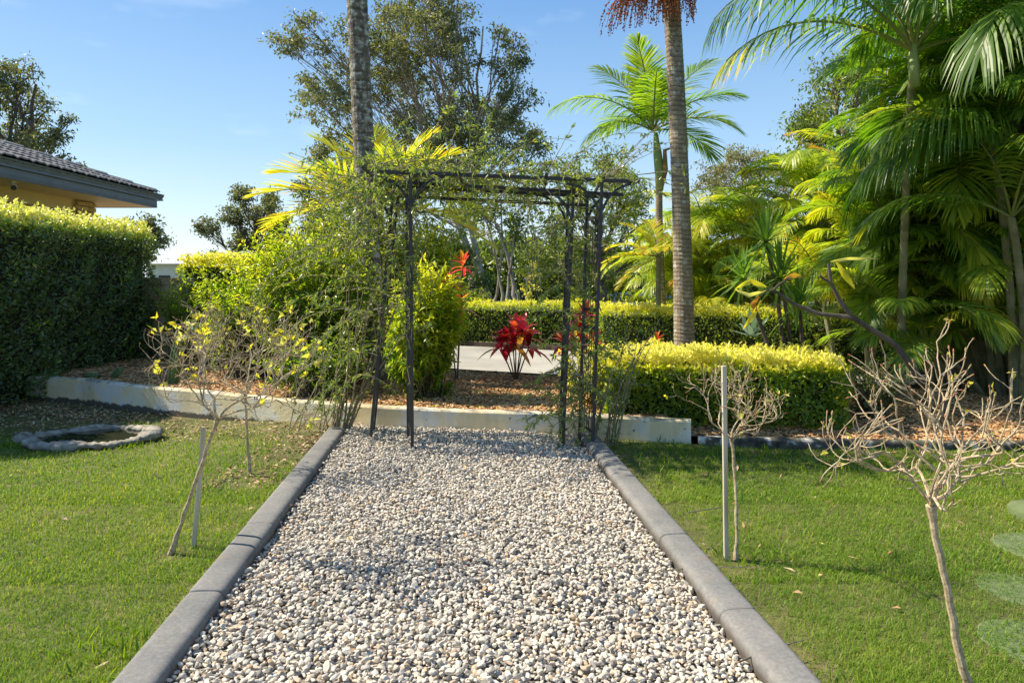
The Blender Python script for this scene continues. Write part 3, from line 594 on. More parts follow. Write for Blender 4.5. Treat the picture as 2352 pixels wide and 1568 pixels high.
for r_ in range(34):
    z = 2.80 - r_ * .0825
    if z < 1.7: break
    off_ = (r_ % 2) * .116
    for c_ in range(-1, 3):
        y0 = 11.665 + c_ * .232 + off_; y1 = y0 + .222; a_, b_ = max(y0, 11.652), min(y1, 12.195)
        if b_ - a_ < .04: continue
        inst('brick', random.choice(bme), (-7.445, (a_ + b_) / 2, z + .0), wl, scale=(1, (b_ - a_) / .222, 1))
    if r_ % 2 == 0: inst('brick', bms[0], (-7.515, 11.630, z), wl); inst('brick', bms[0], (-7.64, 11.630, z), wl)
    else: inst('brick', bms[0], (-7.455, 11.630, z), wl, scale=(.45, 1, 1)); inst('brick', bms[0], (-7.55, 11.630, z), wl); inst('brick', bms[0], (-7.672, 11.630, z), wl)
cb = thing('security_camera', A(-6.95, 9.5, 2.85), 'small white bullet security camera with black face fixed under the eave', 'camera')
mb = MB(); tube(mb, [A(-6.95, 9.5, 2.855), A(-6.95, 9.5, 2.83)], .045, 14); tube(mb, [A(-6.95, 9.5, 2.83), A(-6.93, 9.49, 2.79), A(-6.90, 9.46, 2.775)], .014, 8); mb.build('bracket', M_camb, cb)
mb = MB(); ax = unit(A(.55, -.8, -.18)); c_ = A(-6.9, 9.46, 2.765); tube(mb, [c_ - ax * .06, c_ - ax * .05, c_ + ax * .10], [.025, .036, .038], 16); mb.build('housing', M_camb, cb, smooth=False)
mb = MB(); tube(mb, [c_ + ax * .1, c_ + ax * .112], [.036, .030], 16); mb.build('lens_face', M_black, cb)

# the house stands on a raised pad a little farther back: enlarge and place it
house.scale = (1.155,) * 3; house.location = (-9.8175, 10.9725, -.2325)
cb.scale = (1.155,) * 3; cb.location = (-8.027, 10.9725, 3.059)

# tan block pier beside the hedge
pier = thing('block_pier', (-6.15, 12.1, .16), 'short tan block wall standing between the tall dark hedge and the golden hedge', 'wall')
mb = MB(); box(mb, (-6.15, 12.16, .80), (.80, .12, 1.36)); mb.build('mortar_core', M_mortar, pier)
blk = [bbox_mesh('block', (.29, .15, .125), M_block, .003, .006) for _ in range(3)]
for r_ in range(10):
    for c_ in range(3):
        x = -6.45 + c_ * .30 + (r_ % 2) * .15 - .07
        if x > -5.76: continue
        inst('block', random.choice(blk), (x, 12.14 + U(-.004, .004), .22 + r_ * .137), pier)

# ---------------------------------------------------------------- plants: builders
def hedge(label, x0, y0, x1, y1, wd, z0, z1, n, ls, mat, group=None, gold=.10, goldamt=.8, rough=.07, base_t=.25, name='hedge', seed=0., round_=.12, shoots=0, topgold=1.0, shooth=1.0):
    root = thing(name, ((x0 + x1) / 2, (y0 + y1) / 2, z0), label, 'hedge', group)
    a, b = A(x0, y0, 0), A(x1, y1, 0); L = np.linalg.norm(b - a); T = (b - a) / L; S = A(T[1], -T[0], 0)   # S points to the camera side when T runs +X
    H = z1 - z0
    # surface points in box coordinates s in 0..L, q in -w/2..w/2, z
    areas = np.array([L * H, L * H * .5, L * wd * 1.25, wd * H, wd * H * .8]); cnt = (n * areas / areas.sum()).astype(int); Ps = []; Ns = []
    for f, c in enumerate(cnt):
        s_, q_, z_ = U(0, L, c), U(-wd / 2, wd / 2, c), U(0, H, c)
        if f == 0: q_ = np.full(c, wd / 2); nn = S
        elif f == 1: q_ = np.full(c, -wd / 2); nn = -S
        elif f == 2: z_ = np.full(c, H); nn = A(0, 0, 1)
        elif f == 3: s_ = np.full(c, L); nn = T
        else: s_ = np.zeros(c); nn = -T
        Ps.append(np.stack([s_, q_, z_], -1)); Ns.append(np.repeat(nn[None], c, 0))
    P = np.concatenate(Ps); N = np.concatenate(Ns)
    # round the long edges
    rr = round_; ez = np.maximum(P[:, 2] - (H - rr), 0); eq = np.maximum(abs(P[:, 1]) - (wd / 2 - rr), 0); es = np.maximum(np.maximum(P[:, 0] - (L - rr), rr - P[:, 0]), 0)
    ov = np.maximum(np.sqrt(ez ** 2 + eq ** 2 + es ** 2) - rr, 0); inv = unit(np.stack([np.sign(P[:, 0] - L / 2) * es, np.sign(P[:, 1]) * eq, ez], -1)); P = P - inv * ov[:, None]
    Wp = a + T * P[:, :1] + S * P[:, 1:2] + A(0, 0, 1) * P[:, 2:] + A(0, 0, z0)
    bump = wob(Wp, 2.2, seed) * rough + wob(Wp, 7, seed) * rough * .5
    dep = R.exponential(.035, len(P)) - .03; gaps = wob(Wp, 5.5, seed + 3) + wob(Wp, 12, seed); dep = np.where((gaps < -.35) & (R.rand(len(P)) < .5), dep + .09, dep)
    Wp = Wp + N * (bump - dep)[:, None]
    D = unit(N * .55 + rdir(len(P)) * .8 + A(0, 0, .35)); LN = N * .6 + rdir(len(P)) * .7 + A(0, 0, .4)
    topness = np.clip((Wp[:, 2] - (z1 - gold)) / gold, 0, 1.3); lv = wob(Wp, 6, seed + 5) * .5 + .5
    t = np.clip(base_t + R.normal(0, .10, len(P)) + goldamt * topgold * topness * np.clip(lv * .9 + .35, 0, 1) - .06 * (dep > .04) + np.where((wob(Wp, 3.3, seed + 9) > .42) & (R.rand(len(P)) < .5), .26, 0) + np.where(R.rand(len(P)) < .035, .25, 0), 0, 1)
    sz_ = ls * U(.55, 1.4, len(P)); mb = MB(); leaves(mb, Wp, D, LN, sz_, sz_ * .52, t, .15, rich=ls > .05)
    if shoots:   # sprigs of new growth standing up from the top
        for i in range(shoots):
            s_, q_ = U(.05, L - .05), U(-wd / 2, wd / 2); b0 = a + T * s_ + S * q_ + A(0, 0, z1 - .03); m = R.randint(6, 15); hh = U(.05, .15) * shooth
            P_ = b0 + A(U(-.04, .04), U(-.04, .04), 0) * np.linspace(0, 1, m)[:, None] + A(0, 0, hh) * np.linspace(0, 1, m)[:, None]
            D_ = rdir(m) + A(0, 0, .7); l_ = ls * U(.9, 1.4, m); leaves(mb, P_, D_, rdir(m) + A(0, 0, .5), l_, l_ * .5, np.clip(base_t + goldamt * U(.5, 1.05, m), 0, 1), .1)
    mb.build('foliage', mat, root, kind='stuff')
    mb = MB(); nx_, ins = 24, .11   # inner twigs
    for k in range(int(L * wd * 26) + 10):
        s_, q_ = U(.1, L - .1), U(-wd / 2 + .25, wd / 2 - .25) if wd > .8 else U(-.1, .1); p = a + T * s_ + S * q_ + A(0, 0, z0); e = p + A(U(-.2, .2), U(-.2, .2), H * U(.75, .98)); tube(mb, bez(p, (p + e) / 2 + rdir(1)[0] * .08, e, 5), [.012, .01, .008, .005, .003], 4, cap=False)
    for k in range(int(L * H * 22)):
        s_ = U(.1, L - .1); zz = U(.1, H * .95); p = a + T * s_ + S * (wd / 2 - .12) + A(0, 0, z0 + zz); e = p + S * U(.10, .17) + T * U(-.12, .12) + A(0, 0, U(.02, .2)); tube(mb, bez(p, (p + e) / 2 + A(0, 0, -.03), e, 4), [.004, .0035, .003, .002], 4, cap=False)
    mb.build('stems', M_twig, root, kind='stuff')
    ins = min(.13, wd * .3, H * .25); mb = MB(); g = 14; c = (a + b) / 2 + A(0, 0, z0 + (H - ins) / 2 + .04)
    box(mb, c, (L - 2 * ins, wd - 2 * ins, H - ins - .08), math.atan2(T[1], T[0])); mb.build('light_blocker', L_dark, root)  # dark box added inside the hedge to block light between leaves
    return root
def shoot_plant(name, label, cat, base, cen, rad, ns, lp, ll, lw, mat, tcen=.4, tvar=.2, sprd=.15, stem_r=.006, group=None, t0=.35, rich=True, smat=None, topt=.35, droop=.3, core=0.0, zmin=None, stemn=1.0):
    root = thing(name, base, label, cat, group); base = A(*base); cen = A(*cen); rad = A(*rad)
    mbl, mbs = MB(), MB()
    for i in range(ns):
        d = rdir(1)[0]; d[2] = abs(d[2]) if R.rand() < .62 else d[2] * .9
        e = cen + d * rad * U(.55, 1.06) * (1 + .12 * wob(cen + d, 3, 1))
        if zmin is not None and e[2] < zmin: e[2] = zmin + U(0, .15)
        b = base + A(R.normal(0, sprd), R.normal(0, sprd), 0); m = b * .45 + e * .55 + A(0, 0, abs(e[2] - b[2]) * .22); pts = bez(b, m, e, 9)
        if i < ns * stemn: tube(mbs, pts, np.linspace(stem_r, stem_r * .3, 9), 4, cap=False)
        tt = np.sort(U(t0, 1, lp)); tt[-2:] = 1; P = (1 - tt)[:, None] ** 2 * b + 2 * (tt * (1 - tt))[:, None] * m + (tt ** 2)[:, None] * e
        P = P + rdir(lp) * ll * .25
        Tn = unit((e - m)); out_ = unit(P - cen); D = unit(Tn * .45 + rdir(lp) * .75 + out_ * .3 + A(0, 0, .15)); Nn = rdir(lp) * .5 + A(0, 0, 1) + out_ * .3
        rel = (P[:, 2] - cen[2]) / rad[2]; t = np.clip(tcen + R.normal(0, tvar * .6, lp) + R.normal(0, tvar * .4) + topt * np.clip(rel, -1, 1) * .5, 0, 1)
        l_ = ll * U(.6, 1.2, lp); leaves(mbl, P, D, Nn, l_, l_ * lw, t, droop, rich=rich)
    mbl.build('foliage', mat, root, kind='stuff'); mbs.build('stems', smat or M_stem, root, kind='stuff')
    return root

# palms -------------------------------------------------------
def frond(ml, mr, hub, az, e0, L, arch, n=42, lmax=.4, lw=.03, droop=.3, vee=.35, t=.4, tv=.08, s0=.16, tipt=.0, rr=.014, roll=0., side=0.0, fold=None):
    """one feather frond: rachis curve and two ranks of leaflets, hub in world space"""
    ns = 14; s = np.linspace(0, 1, ns); el = e0 - arch * s ** 1.25; azs = az + side * s
    dirs = np.stack([np.cos(el) * np.cos(azs), np.cos(el) * np.sin(azs), np.sin(el)], -1)
    P = np.concatenate([[hub], hub + np.cumsum(dirs[:-1] * L / (ns - 1), 0)])
    tube(mr, P, np.linspace(rr, rr * .22, ns), 5, cap=False)
    q = np.linspace(s0, .995, n); q = np.concatenate([q, q + .3 / n]); q = np.clip(q, 0, 1); sg = np.concatenate([np.ones(n), -np.ones(n)])
    q = q + R.normal(0, .15 / n, 2 * n); q = np.clip(q, 0, .999)
    Pi = np.stack([np.interp(q, s, P[:, k]) for k in range(3)], -1); T = unit(np.stack([np.interp(q, s, dirs[:, k]) for k in range(3)], -1))
    S = unit(np.cross(T, A(0, 0, 1))); 
    Uv = np.cross(S, T); c_, s_ = math.cos(roll), math.sin(roll); S, Uv = S * c_ + Uv * s_, Uv * c_ - S * s_
    f = np.interp(q, [0, .5, 1], [1.25, .95, .30]) + R.normal(0, .05, 2 * n); vv_ = vee + R.normal(0, .10, 2 * n)
    D = T * np.cos(f)[:, None] + S * (sg * np.sin(f) * np.cos(vv_))[:, None] + Uv * (np.sin(f) * np.sin(vv_))[:, None]
    l = lmax * np.clip(np.sin(PI * (.16 + .76 * (q - s0) / (1 - s0))), .1, 1) ** .75 * U(.88, 1.08, 2 * n)
    W = unit(T - (T * D).sum(-1, keepdims=True) * D); W = unit(W + rdir(2 * n) * .18)
    G = A(0, 0, -1); V = []
    for x, wf in ((0, .35), (.35, 1.0), (.72, .75)):
        C = Pi + D * (l * x)[:, None] + G * (droop * l * x * x)[:, None]; V += [C - W * lw * wf / 2, C + W * lw * wf / 2]
    V.append(Pi + D * (l * (1 - .1 * droop))[:, None] + G * (droop * l)[:, None])
    V = np.stack(V, 1).reshape(-1, 3); i = np.arange(2 * n) * 7
    F4 = np.concatenate([np.stack([i, i + 1, i + 3, i + 2], -1), np.stack([i + 2, i + 3, i + 5, i + 4], -1)]); F3 = np.stack([i + 4, i + 5, i + 6], -1)
    tt = np.clip(t + R.normal(0, tv, 2 * n) + tipt * (q > .8), 0, 1); tt = np.repeat(tt, 7); tt[6::7] = np.clip(tt[6::7] + tipt * .8, 0, 1)
    ml.add(V, F3, F4, tt)
def fronds(root, specs, hub, mat=None, **kw):
    """specs: (az degrees, elev degrees, length, arch degrees, dict)"""
    for sp_ in specs:
        az, e0, L, ar = sp_[:4]; k = dict(kw); k.update(sp_[4] if len(sp_) > 4 else {})
        ml, mr = MB(), MB(); frond(ml, mr, np.asarray(hub, float), math.radians(az), math.radians(e0), L, math.radians(ar), **k)
        o = ml.build('frond', mat or L_palm, root); mrl = MB(); mrl.V, mrl.F3, mrl.F4, mrl.T, mrl.n = mr.V, mr.F3, mr.F4, mr.T, mr.n
        mrl.V = [v - np.array(root.location) for v in mrl.V]; so_ = mrl.build('stalk', M_rachis); so_.parent = o
def ringtrunk(mb, pts, r0, r1, ring, amp, k=20, soft=2):
    pts = np.asarray(pts, float); L = np.linalg.norm(pts[-1] - pts[0]); m = int(L / ring) * 4; t = np.linspace(0, 1, m)
    # quadratic through three points
    a, b, c = pts; mid = 2 * b - (a + c) / 2; P = ((1 - t) ** 2)[:, None] * a + (2 * t * (1 - t))[:, None] * mid + (t ** 2)[:, None] * c
    ph = (np.arange(m) % 4); hv = np.array([0, .7, 1, .85])[ph]; rad = (r0 + (r1 - r0) * t) * (1 + .03 * np.sin(t * 9)) + amp * (hv - .5) + R.normal(0, amp * .25, m)
    ang = np.arange(k) * 2 * PI / k; V = P[:, None] + rad[:, None, None] * np.stack([np.cos(ang), np.sin(ang), 0 * ang], -1)[None]
    V[..., 2] += .006 * np.sin(ang * 2 + 1)[None]
    i = np.arange(m - 1)[:, None] * k; j = np.arange(k)[None]; F = np.stack([i + j, i + (j + 1) % k, i + k + (j + 1) % k, i + k + j], -1).reshape(-1, 4)
    tint = np.repeat(np.array([.0, .8, 1, 1.])[ph], k); mb.add(V.reshape(-1, 3), None, F, tint)

# trees --------------------------------------------------------
def tree(name, label, base, Y, lobes, mat, tmat, r=.2, leaf=.14, tips=12, per=22, clump=.38, stems=1, dj=1.0, group=None, droop=.6, tcen=.4, fork=.25, trunk_top=None, limbr=.35, cat='tree', wratio=.42, splay=.6):
    root = thing(name, base, label, cat, group); base = A(*base); ml, mt = MB(), MB()
    C = np.array([at(px, py, Y) + A(0, R.normal(0, dj), 0) for px, py, _ in lobes]); Rr = np.array([q / FPX * Y for _, _, q in lobes])
    cm = C.mean(0); topz = C[:, 2].max(); trunks = []
    for s_ in range(stems):
        b = base + A(U(-1, 1) * splay * (stems > 1), U(-1, 1) * splay * (stems > 1), 0); tgt = C[R.randint(len(C))] if stems > 1 else A(cm[0], cm[1], topz)
        e = A(*(trunk_top or (cm[0] * .5 + tgt[0] * .5, cm[1], base[2] + (topz - base[2]) * .86))); m = (b + e) / 2 + A(U(-.4, .4), U(-.3, .3), 0)
        pts = bez(b, m, e, 12); pts[1:-1] += R.normal(0, r * .35, (10, 3)) * A(1, 1, .2); tube(mt, pts, np.linspace(r * (1 if s_ == 0 else .75), r * .18, 12), 8); trunks.append(pts)
    for c, rr in zip(C, Rr):
        tk = trunks[R.randint(len(trunks))]; hz = c[2] - base[2]; zz = base[2] + hz * U(.45, .72) ; j = np.argmin(abs(tk[:, 2] - max(zz, base[2] + fork * (topz - base[2])))); p0 = tk[j]
        pts = bez(p0, (p0 + c) / 2 + A(0, 0, -.12 * np.linalg.norm(c - p0)), c, 9); pts[1:-1] += R.normal(0, .035 * np.linalg.norm(c - p0), (7, 3)) * .5
        tube(mt, pts, np.linspace(r * limbr, r * .08, 9), 5, cap=False)
        for k in range(max(3, int(tips * (rr / Rr.mean()) ** 1.3))):
            e = c + rdir(1)[0] * rr * U(.35, 1.0) ** .6 * A(1, 1, .9); st = pts[R.randint(4, 9)]
            tw = bez(st, (st + e) / 2 + rdir(1)[0] * .15 * rr + A(0, 0, .1 * rr), e, 5); tube(mt, tw, np.linspace(r * .07, r * .02, 5) + .003, 4, cap=False)
            n = int(per * U(.5, 1.4)); ce = clump * U(.55, 1.15); P = e + R.normal(0, 1, (n, 3)) * ce * A(.55, .55, .38)
            half = tw[2 + R.randint(0, 3, n // 4)] + R.normal(0, 1, (n // 4, 3)) * ce * .3; P[:n // 4] = half
            D = unit(rdir(n) + A(0, 0, -droop)); t = np.clip(tcen + R.normal(0, .16, n) + R.normal(0, .10), 0, 1); l_ = leaf * U(.6, 1.2, n)
            leaves(ml, P, D, rdir(n) + A(0, 0, .4), l_, l_ * wratio, t, .1)
    ml.build('crown', mat, root, kind='stuff'); mt.build('trunk', tmat, root); return root

# ---------------------------------------------------------------- hedges and shrubs
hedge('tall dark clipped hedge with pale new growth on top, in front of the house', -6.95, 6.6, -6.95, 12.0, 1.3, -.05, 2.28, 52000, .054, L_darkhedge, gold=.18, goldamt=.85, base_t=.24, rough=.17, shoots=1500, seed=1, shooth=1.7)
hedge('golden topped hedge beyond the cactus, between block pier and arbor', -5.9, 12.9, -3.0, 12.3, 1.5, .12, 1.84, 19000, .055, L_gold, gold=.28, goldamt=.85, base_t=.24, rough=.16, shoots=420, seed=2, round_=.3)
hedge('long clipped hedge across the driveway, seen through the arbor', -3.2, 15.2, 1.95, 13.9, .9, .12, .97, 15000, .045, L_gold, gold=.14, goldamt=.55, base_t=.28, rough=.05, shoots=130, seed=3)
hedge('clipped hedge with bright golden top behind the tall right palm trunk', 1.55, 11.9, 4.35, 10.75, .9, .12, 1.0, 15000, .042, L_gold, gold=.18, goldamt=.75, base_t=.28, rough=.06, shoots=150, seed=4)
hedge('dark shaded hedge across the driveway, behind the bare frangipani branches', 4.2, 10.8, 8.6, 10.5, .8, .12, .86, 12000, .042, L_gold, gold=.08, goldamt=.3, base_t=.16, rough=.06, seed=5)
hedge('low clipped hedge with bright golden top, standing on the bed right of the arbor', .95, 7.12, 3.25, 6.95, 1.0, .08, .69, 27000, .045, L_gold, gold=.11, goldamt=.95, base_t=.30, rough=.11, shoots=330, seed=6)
shoot_plant('shrub', 'sprawling golden leaved shrub filling the gap between arbor and low hedge', 'shrub', (.85, 7.3, .15), (.80, 7.2, .50), (.42, .4, .42), 60, 22, .045, .5, L_gold, tcen=.62, tvar=.3, topt=.3)
shoot_plant('shrub', 'golden shoots rising at the far right end of the low golden hedge', 'shrub', (3.3, 7.5, .12), (3.35, 7.4, .62), (.30, .3, .33), 50, 20, .045, .5, L_gold, tcen=.55, tvar=.3, topt=.3)
shoot_plant('shrub', 'small rounded dark green murraya bush in the mulch behind the low kerb', 'shrub', (3.62, 6.85, .1), (3.62, 6.85, .42), (.40, .33, .33), 130, 24, .032, .5, L_darkhedge, tcen=.2, tvar=.15, topt=.1, sprd=.06)
G1 = 'tall backlit shrubs left of the arbor'
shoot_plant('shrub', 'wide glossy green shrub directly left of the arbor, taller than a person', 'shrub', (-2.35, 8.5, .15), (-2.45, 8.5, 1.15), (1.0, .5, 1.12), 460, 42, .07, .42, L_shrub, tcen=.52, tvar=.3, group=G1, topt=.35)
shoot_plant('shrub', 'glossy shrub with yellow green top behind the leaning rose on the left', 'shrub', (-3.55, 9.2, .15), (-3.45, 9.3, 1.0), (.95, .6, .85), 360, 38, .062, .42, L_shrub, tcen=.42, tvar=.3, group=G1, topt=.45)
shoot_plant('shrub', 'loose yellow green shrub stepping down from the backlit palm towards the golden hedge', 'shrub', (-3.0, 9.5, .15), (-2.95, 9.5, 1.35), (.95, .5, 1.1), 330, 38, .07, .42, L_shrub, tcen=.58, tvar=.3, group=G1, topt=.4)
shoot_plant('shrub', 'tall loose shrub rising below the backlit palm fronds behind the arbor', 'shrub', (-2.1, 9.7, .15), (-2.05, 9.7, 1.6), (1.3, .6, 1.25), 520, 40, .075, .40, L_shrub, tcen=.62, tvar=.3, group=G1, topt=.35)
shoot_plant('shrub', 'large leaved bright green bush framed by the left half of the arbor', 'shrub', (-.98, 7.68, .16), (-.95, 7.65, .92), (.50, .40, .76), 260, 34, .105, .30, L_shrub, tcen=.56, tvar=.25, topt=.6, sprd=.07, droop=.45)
shoot_plant('shrub', 'upright bush with pale green tips behind the large leaved bush', 'shrub', (-1.3, 9.8, .16), (-1.2, 9.8, 1.25), (.52, .3, 1.1), 260, 34, .095, .32, L_shrub, tcen=.60, tvar=.25, topt=.4, droop=.4)
shoot_plant('shrub', 'dark leafy low shrub at the foot of the arbor, behind the wall', 'shrub', (-2.2, 7.7, .16), (-2.2, 7.75, .5), (.75, .35, .42), 120, 26, .055, .45, L_shrub, tcen=.22, tvar=.2, topt=.1)
shoot_plant('shrub', 'low dark foliage between cactus and tall shrubs', 'shrub', (-4.4, 10.4, .16), (-4.3, 10.4, .62), (.8, .4, .5), 100, 26, .06, .45, L_shrub, tcen=.2, tvar=.15, topt=.1)
shoot_plant('shrub', 'low bright leafy bush growing in front of the tan block wall', 'shrub', (-5.35, 11.3, .16), (-5.35, 11.3, .95), (.52, .4, .7), 110, 26, .07, .45, L_shrub, tcen=.45, tvar=.25, topt=.3)
# cordylines ----------------------------------------------------
def cordyline(label, base, h, heads, ll=.34, n=26, tc=.45, stemr=.011):
    root = thing('cordyline', base, label, 'cordyline', 'red leaved cordylines'); base = A(*base)
    ms = MB()
    for hx, hy, hz in heads:
        e = base + A(hx, hy, hz * h); tube(ms, bez(base + A(hx * .1, hy * .1, 0), base + A(hx * .55, hy * .5, hz * h * .5), e, 7), np.linspace(stemr, stemr * .7, 7), 6); 
        ml = MB(); az = np.arange(n) * 2.4 + U(0, 6); el = np.linspace(.0, 1.3, n) + R.normal(0, .12, n)
        for a, q in zip(az, el):
            l = ll * U(.75, 1.1) * (1 - .2 * max(0, q - .8)); d = A(math.cos(a) * math.cos(q), math.sin(a) * math.cos(q), math.sin(q)); s = unit(np.cross(d, A(0, 0, 1)))
            b0 = e + A(0, 0, (q - .6) * .06); V = []; k = 6; tt = np.clip(tc + R.normal(0, .30), 0, 1)
            for i in range(k):
                x = i / (k - 1); p = b0 + d * l * x + A(0, 0, -.45 * l * x * x * (1.2 - q * .5)); wdt = l * .125 * (.28, .7, 1, .95, .6, .03)[i]; up_ = np.cross(s, d)
                V += [p - s * wdt + up_ * wdt * .35, p, p + s * wdt + up_ * wdt * .35]
            F = [[3 * i, 3 * i + 1, 3 * i + 4, 3 * i + 3] for i in range(k - 1)] + [[3 * i + 1, 3 * i + 2, 3 * i + 5, 3 * i + 4] for i in range(k - 1)]
            ml.add(V, None, F, tt)
        ml.build('leaf_rosette', L_red, root, smooth=True)
    ms.build('stem', M_stem, root); return root
cordyline('glowing red cordyline standing in the mulch in the middle of the arbor opening', (.05, 9.05, .16), .62, [(-.12, 0, .80), (.12, .05, .9), (.0, .05, 1.02), (.17, -.1, .72), (-.04, -.1, .8), (.08, -.12, 1.0), (-.2, .02, .7)], ll=.36, n=11, tc=.45)
cordyline('tall red cordyline rising above the bright bush left in the arbor opening', (-.72, 8.9, .16), 1.6, [(.08, 0, .94), (-.12, .1, .80), (.05, -.1, .62)], ll=.27, n=12, tc=.6)
cordyline('orange red cordyline half hidden behind the right arbor posts', (.82, 8.3, .16), .75, [(0, 0, .95), (.18, 0, .7), (-.18, .05, .72), (.06, -.1, 1.15)], ll=.30, n=16, tc=.5)
cordyline('small orange cordyline tip poking up between the two right hedges', (1.75, 8.2, .16), .62, [(0, 0, .95)], ll=.16, n=10, tc=.7)

# yucca, agave, cacti -------------------------------------------
def blades(ml, c, n, ll, lw, lo=-.5, hi=1.45, droop=.25, t=.5):
    for a, q in zip(np.arange(n) * 2.4, np.linspace(lo, hi, n) + R.normal(0, .08, n)):
        l = ll * U(.8, 1.1); d = A(math.cos(a) * math.cos(q), math.sin(a) * math.cos(q), math.sin(q)); s = unit(np.cross(d, A(0.01, 0, 1))); V = []
        for x, wf in ((0, .8), (.3, 1), (.7, .7), (1, .02)):
            p = c + d * l * x + A(0, 0, -droop * l * x * x * math.cos(q)); V += [p - s * lw * wf / 2, p + s * lw * wf / 2]
        ml.add(V, None, [[2 * i, 2 * i + 1, 2 * i + 3, 2 * i + 2] for i in range(3)], np.clip(t + R.normal(0, .2), 0, 1))
yr = thing('yucca', (3.2, 7.95, .14), 'branching yucca with three spiky green heads behind the low golden hedge', 'yucca'); ms = MB()
for (px, py, ll) in ((1759, 556, .52), (1706, 640, .44), (1792, 640, .60), (1835, 700, .45)):
    c = at(px, py, 7.95); bq = A(3.25 + (c[0] - 3.05) * .3, 7.95, .14); tube(ms, bez(bq, bq * .5 + c * .5 + A(.08, 0, -.05), c, 7), [.03, .028, .026, .024, .022, .02, .02], 7)
    ml = MB(); blades(ml, c, 56, ll * 1.05, .034, -.75, 1.5); ml.build('leaf_rosette', L_yucca, yr)
ms.build('stem', M_bark_dark, yr)
ag = thing('agave', at(1728, 742, 10.2), 'blue grey agave showing its tips above the golden hedge right of the palm trunk', 'agave'); ml = MB(); blades(ml, A(*ag.location) + A(0, 0, -.2), 22, .45, .085, .1, 1.5, .05, .5); ml.build('leaf_rosette', L_agave, ag)
def cactus(label, pts, r, ribs=9, group='cacti in the mulch'):
    root = thing('cactus', pts[0], label, 'cactus', group); P = bez(*[A(*p) for p in pts], 22); k = ribs * 4; t = np.linspace(0, 1, 22)
    rr = r * np.where(t < .9, 1 - .12 * np.cos(t * 5), np.sqrt(np.clip(1 - ((t - .88) / .122) ** 2, .0, 1))); T = unit(np.gradient(P, axis=0)); B1 = unit(np.cross(T, A(0, 1, .02))); B2 = np.cross(T, B1)
    a = np.arange(k) * 2 * PI / k; rb = 1 + .13 * np.cos(a * ribs); V = P[:, None] + rr[:, None, None] * rb[None, :, None] * (np.cos(a)[None, :, None] * B1[:, None] + np.sin(a)[None, :, None] * B2[:, None])
    i = np.arange(21)[:, None] * k; j = np.arange(k)[None]; F = np.stack([i + j, i + (j + 1) % k, i + k + (j + 1) % k, i + k + j], -1).reshape(-1, 4); mb = MB(); mb.add(V.reshape(-1, 3), None, F); mb.build('body', M_cactus, root, smooth=True)
    mb = MB(); 
    for q in range(ribs):
        for i_ in range(1, 21):
            p = V[i_, q * 4]; o_ = unit(p - P[i_])
            for _ in range(2): d = unit(o_ + rdir(1)[0] * .7); s_ = unit(np.cross(d, A(0, 0, 1))) * .0012; mb.add([p - s_, p + s_, p + d * .018], [[0, 1, 2]])
    mb.build('spines', M_spine, root, kind='stuff')
cb_ = gr(398, 880, .17)
cactus('tall slightly leaning column cactus in the mulch behind the wall', (cb_, cb_ + A(.02, 0, .3), cb_ + A(.10, 0, .60)), .062, 8)
c2 = gr(258, 868, .17); cactus('small stubby cactus leaning right on the mulch beside the spiny round one', (c2, c2 + A(.05, 0, .05), c2 + A(.12, 0, .135)), .04, 10)
c3 = gr(228, 866, .17); cactus('short cactus lying flat on the mulch, leftmost of the three small ones', (c3, c3 + A(-.09, 0, .02), c3 + A(-.2, .0, .02)), .04, 10)

# ---------------------------------------------------------------- palms
tl = thing('palm_tree', (-1.86, 8.9, .16), 'tall palm with thick lichen spotted grey trunk rising behind the arbor on the left', 'palm tree', 'tall palms beside the arbor')
mb = MB(); ringtrunk(mb, [A(-1.78, 8.9, .1), A(-1.93, 8.9, 3.2), A(-2.09, 8.9, 6.6)], .155, .125, .11, .0035); mb.build('trunk', M_palmL, tl)
mb = MB(); tube(mb, [A(-2.09, 8.9, 6.5), A(-2.09, 8.9, 7.0), A(-2.1, 8.9, 7.5)], [.13, .11, .06], 12); mb.build('crownshaft', M_crownshaft, tl, smooth=True)
fronds(tl, [(a * 60 + U(-9, 9), U(30, 70), 1.7, 80) for a in range(6)], (-2.1, 8.9, 7.4), lmax=.55, n=40, lw=.04)
tr_ = thing('palm_tree', (2.25, 8.6, .16), 'tall palm with pale ringed trunk and hanging red fruit, right of the arbor', 'palm tree', 'tall palms beside the arbor')
tp = A(2.00, 8.6, 5.15)
mb = MB(); ringtrunk(mb, [A(2.17, 8.6, .1), A(2.13, 8.6, 2.4), tp], .128, .100, .055, .0035); mb.build('trunk', M_palmR, tr_)
mb = MB(); tube(mb, [tp, tp + A(-.01, 0, .35), tp + A(-.02, 0, .9)], [.115, .11, .06], 12); mb.build('crownshaft', M_crownshaft, tr_, smooth=True)
fronds(tr_, [(a * 45 + 20 + U(-9, 9), U(25, 65), 1.9, 80) for a in range(8)], tp + A(0, 0, .85), lmax=.5, n=38, lw=.04)
fb = thing('fruit_cluster', tp + A(-.1, -.05, 0)); fb.parent = tr_; fb.location = tuple(tp + A(-.1, -.05, 0) - np.array(tr_.location))
mbr, mbs = MB(), MB(); o0 = tp + A(-.10, -.08, -.02); V0, F0 = ico(1); off = tp + A(-.1, -.05, 0)
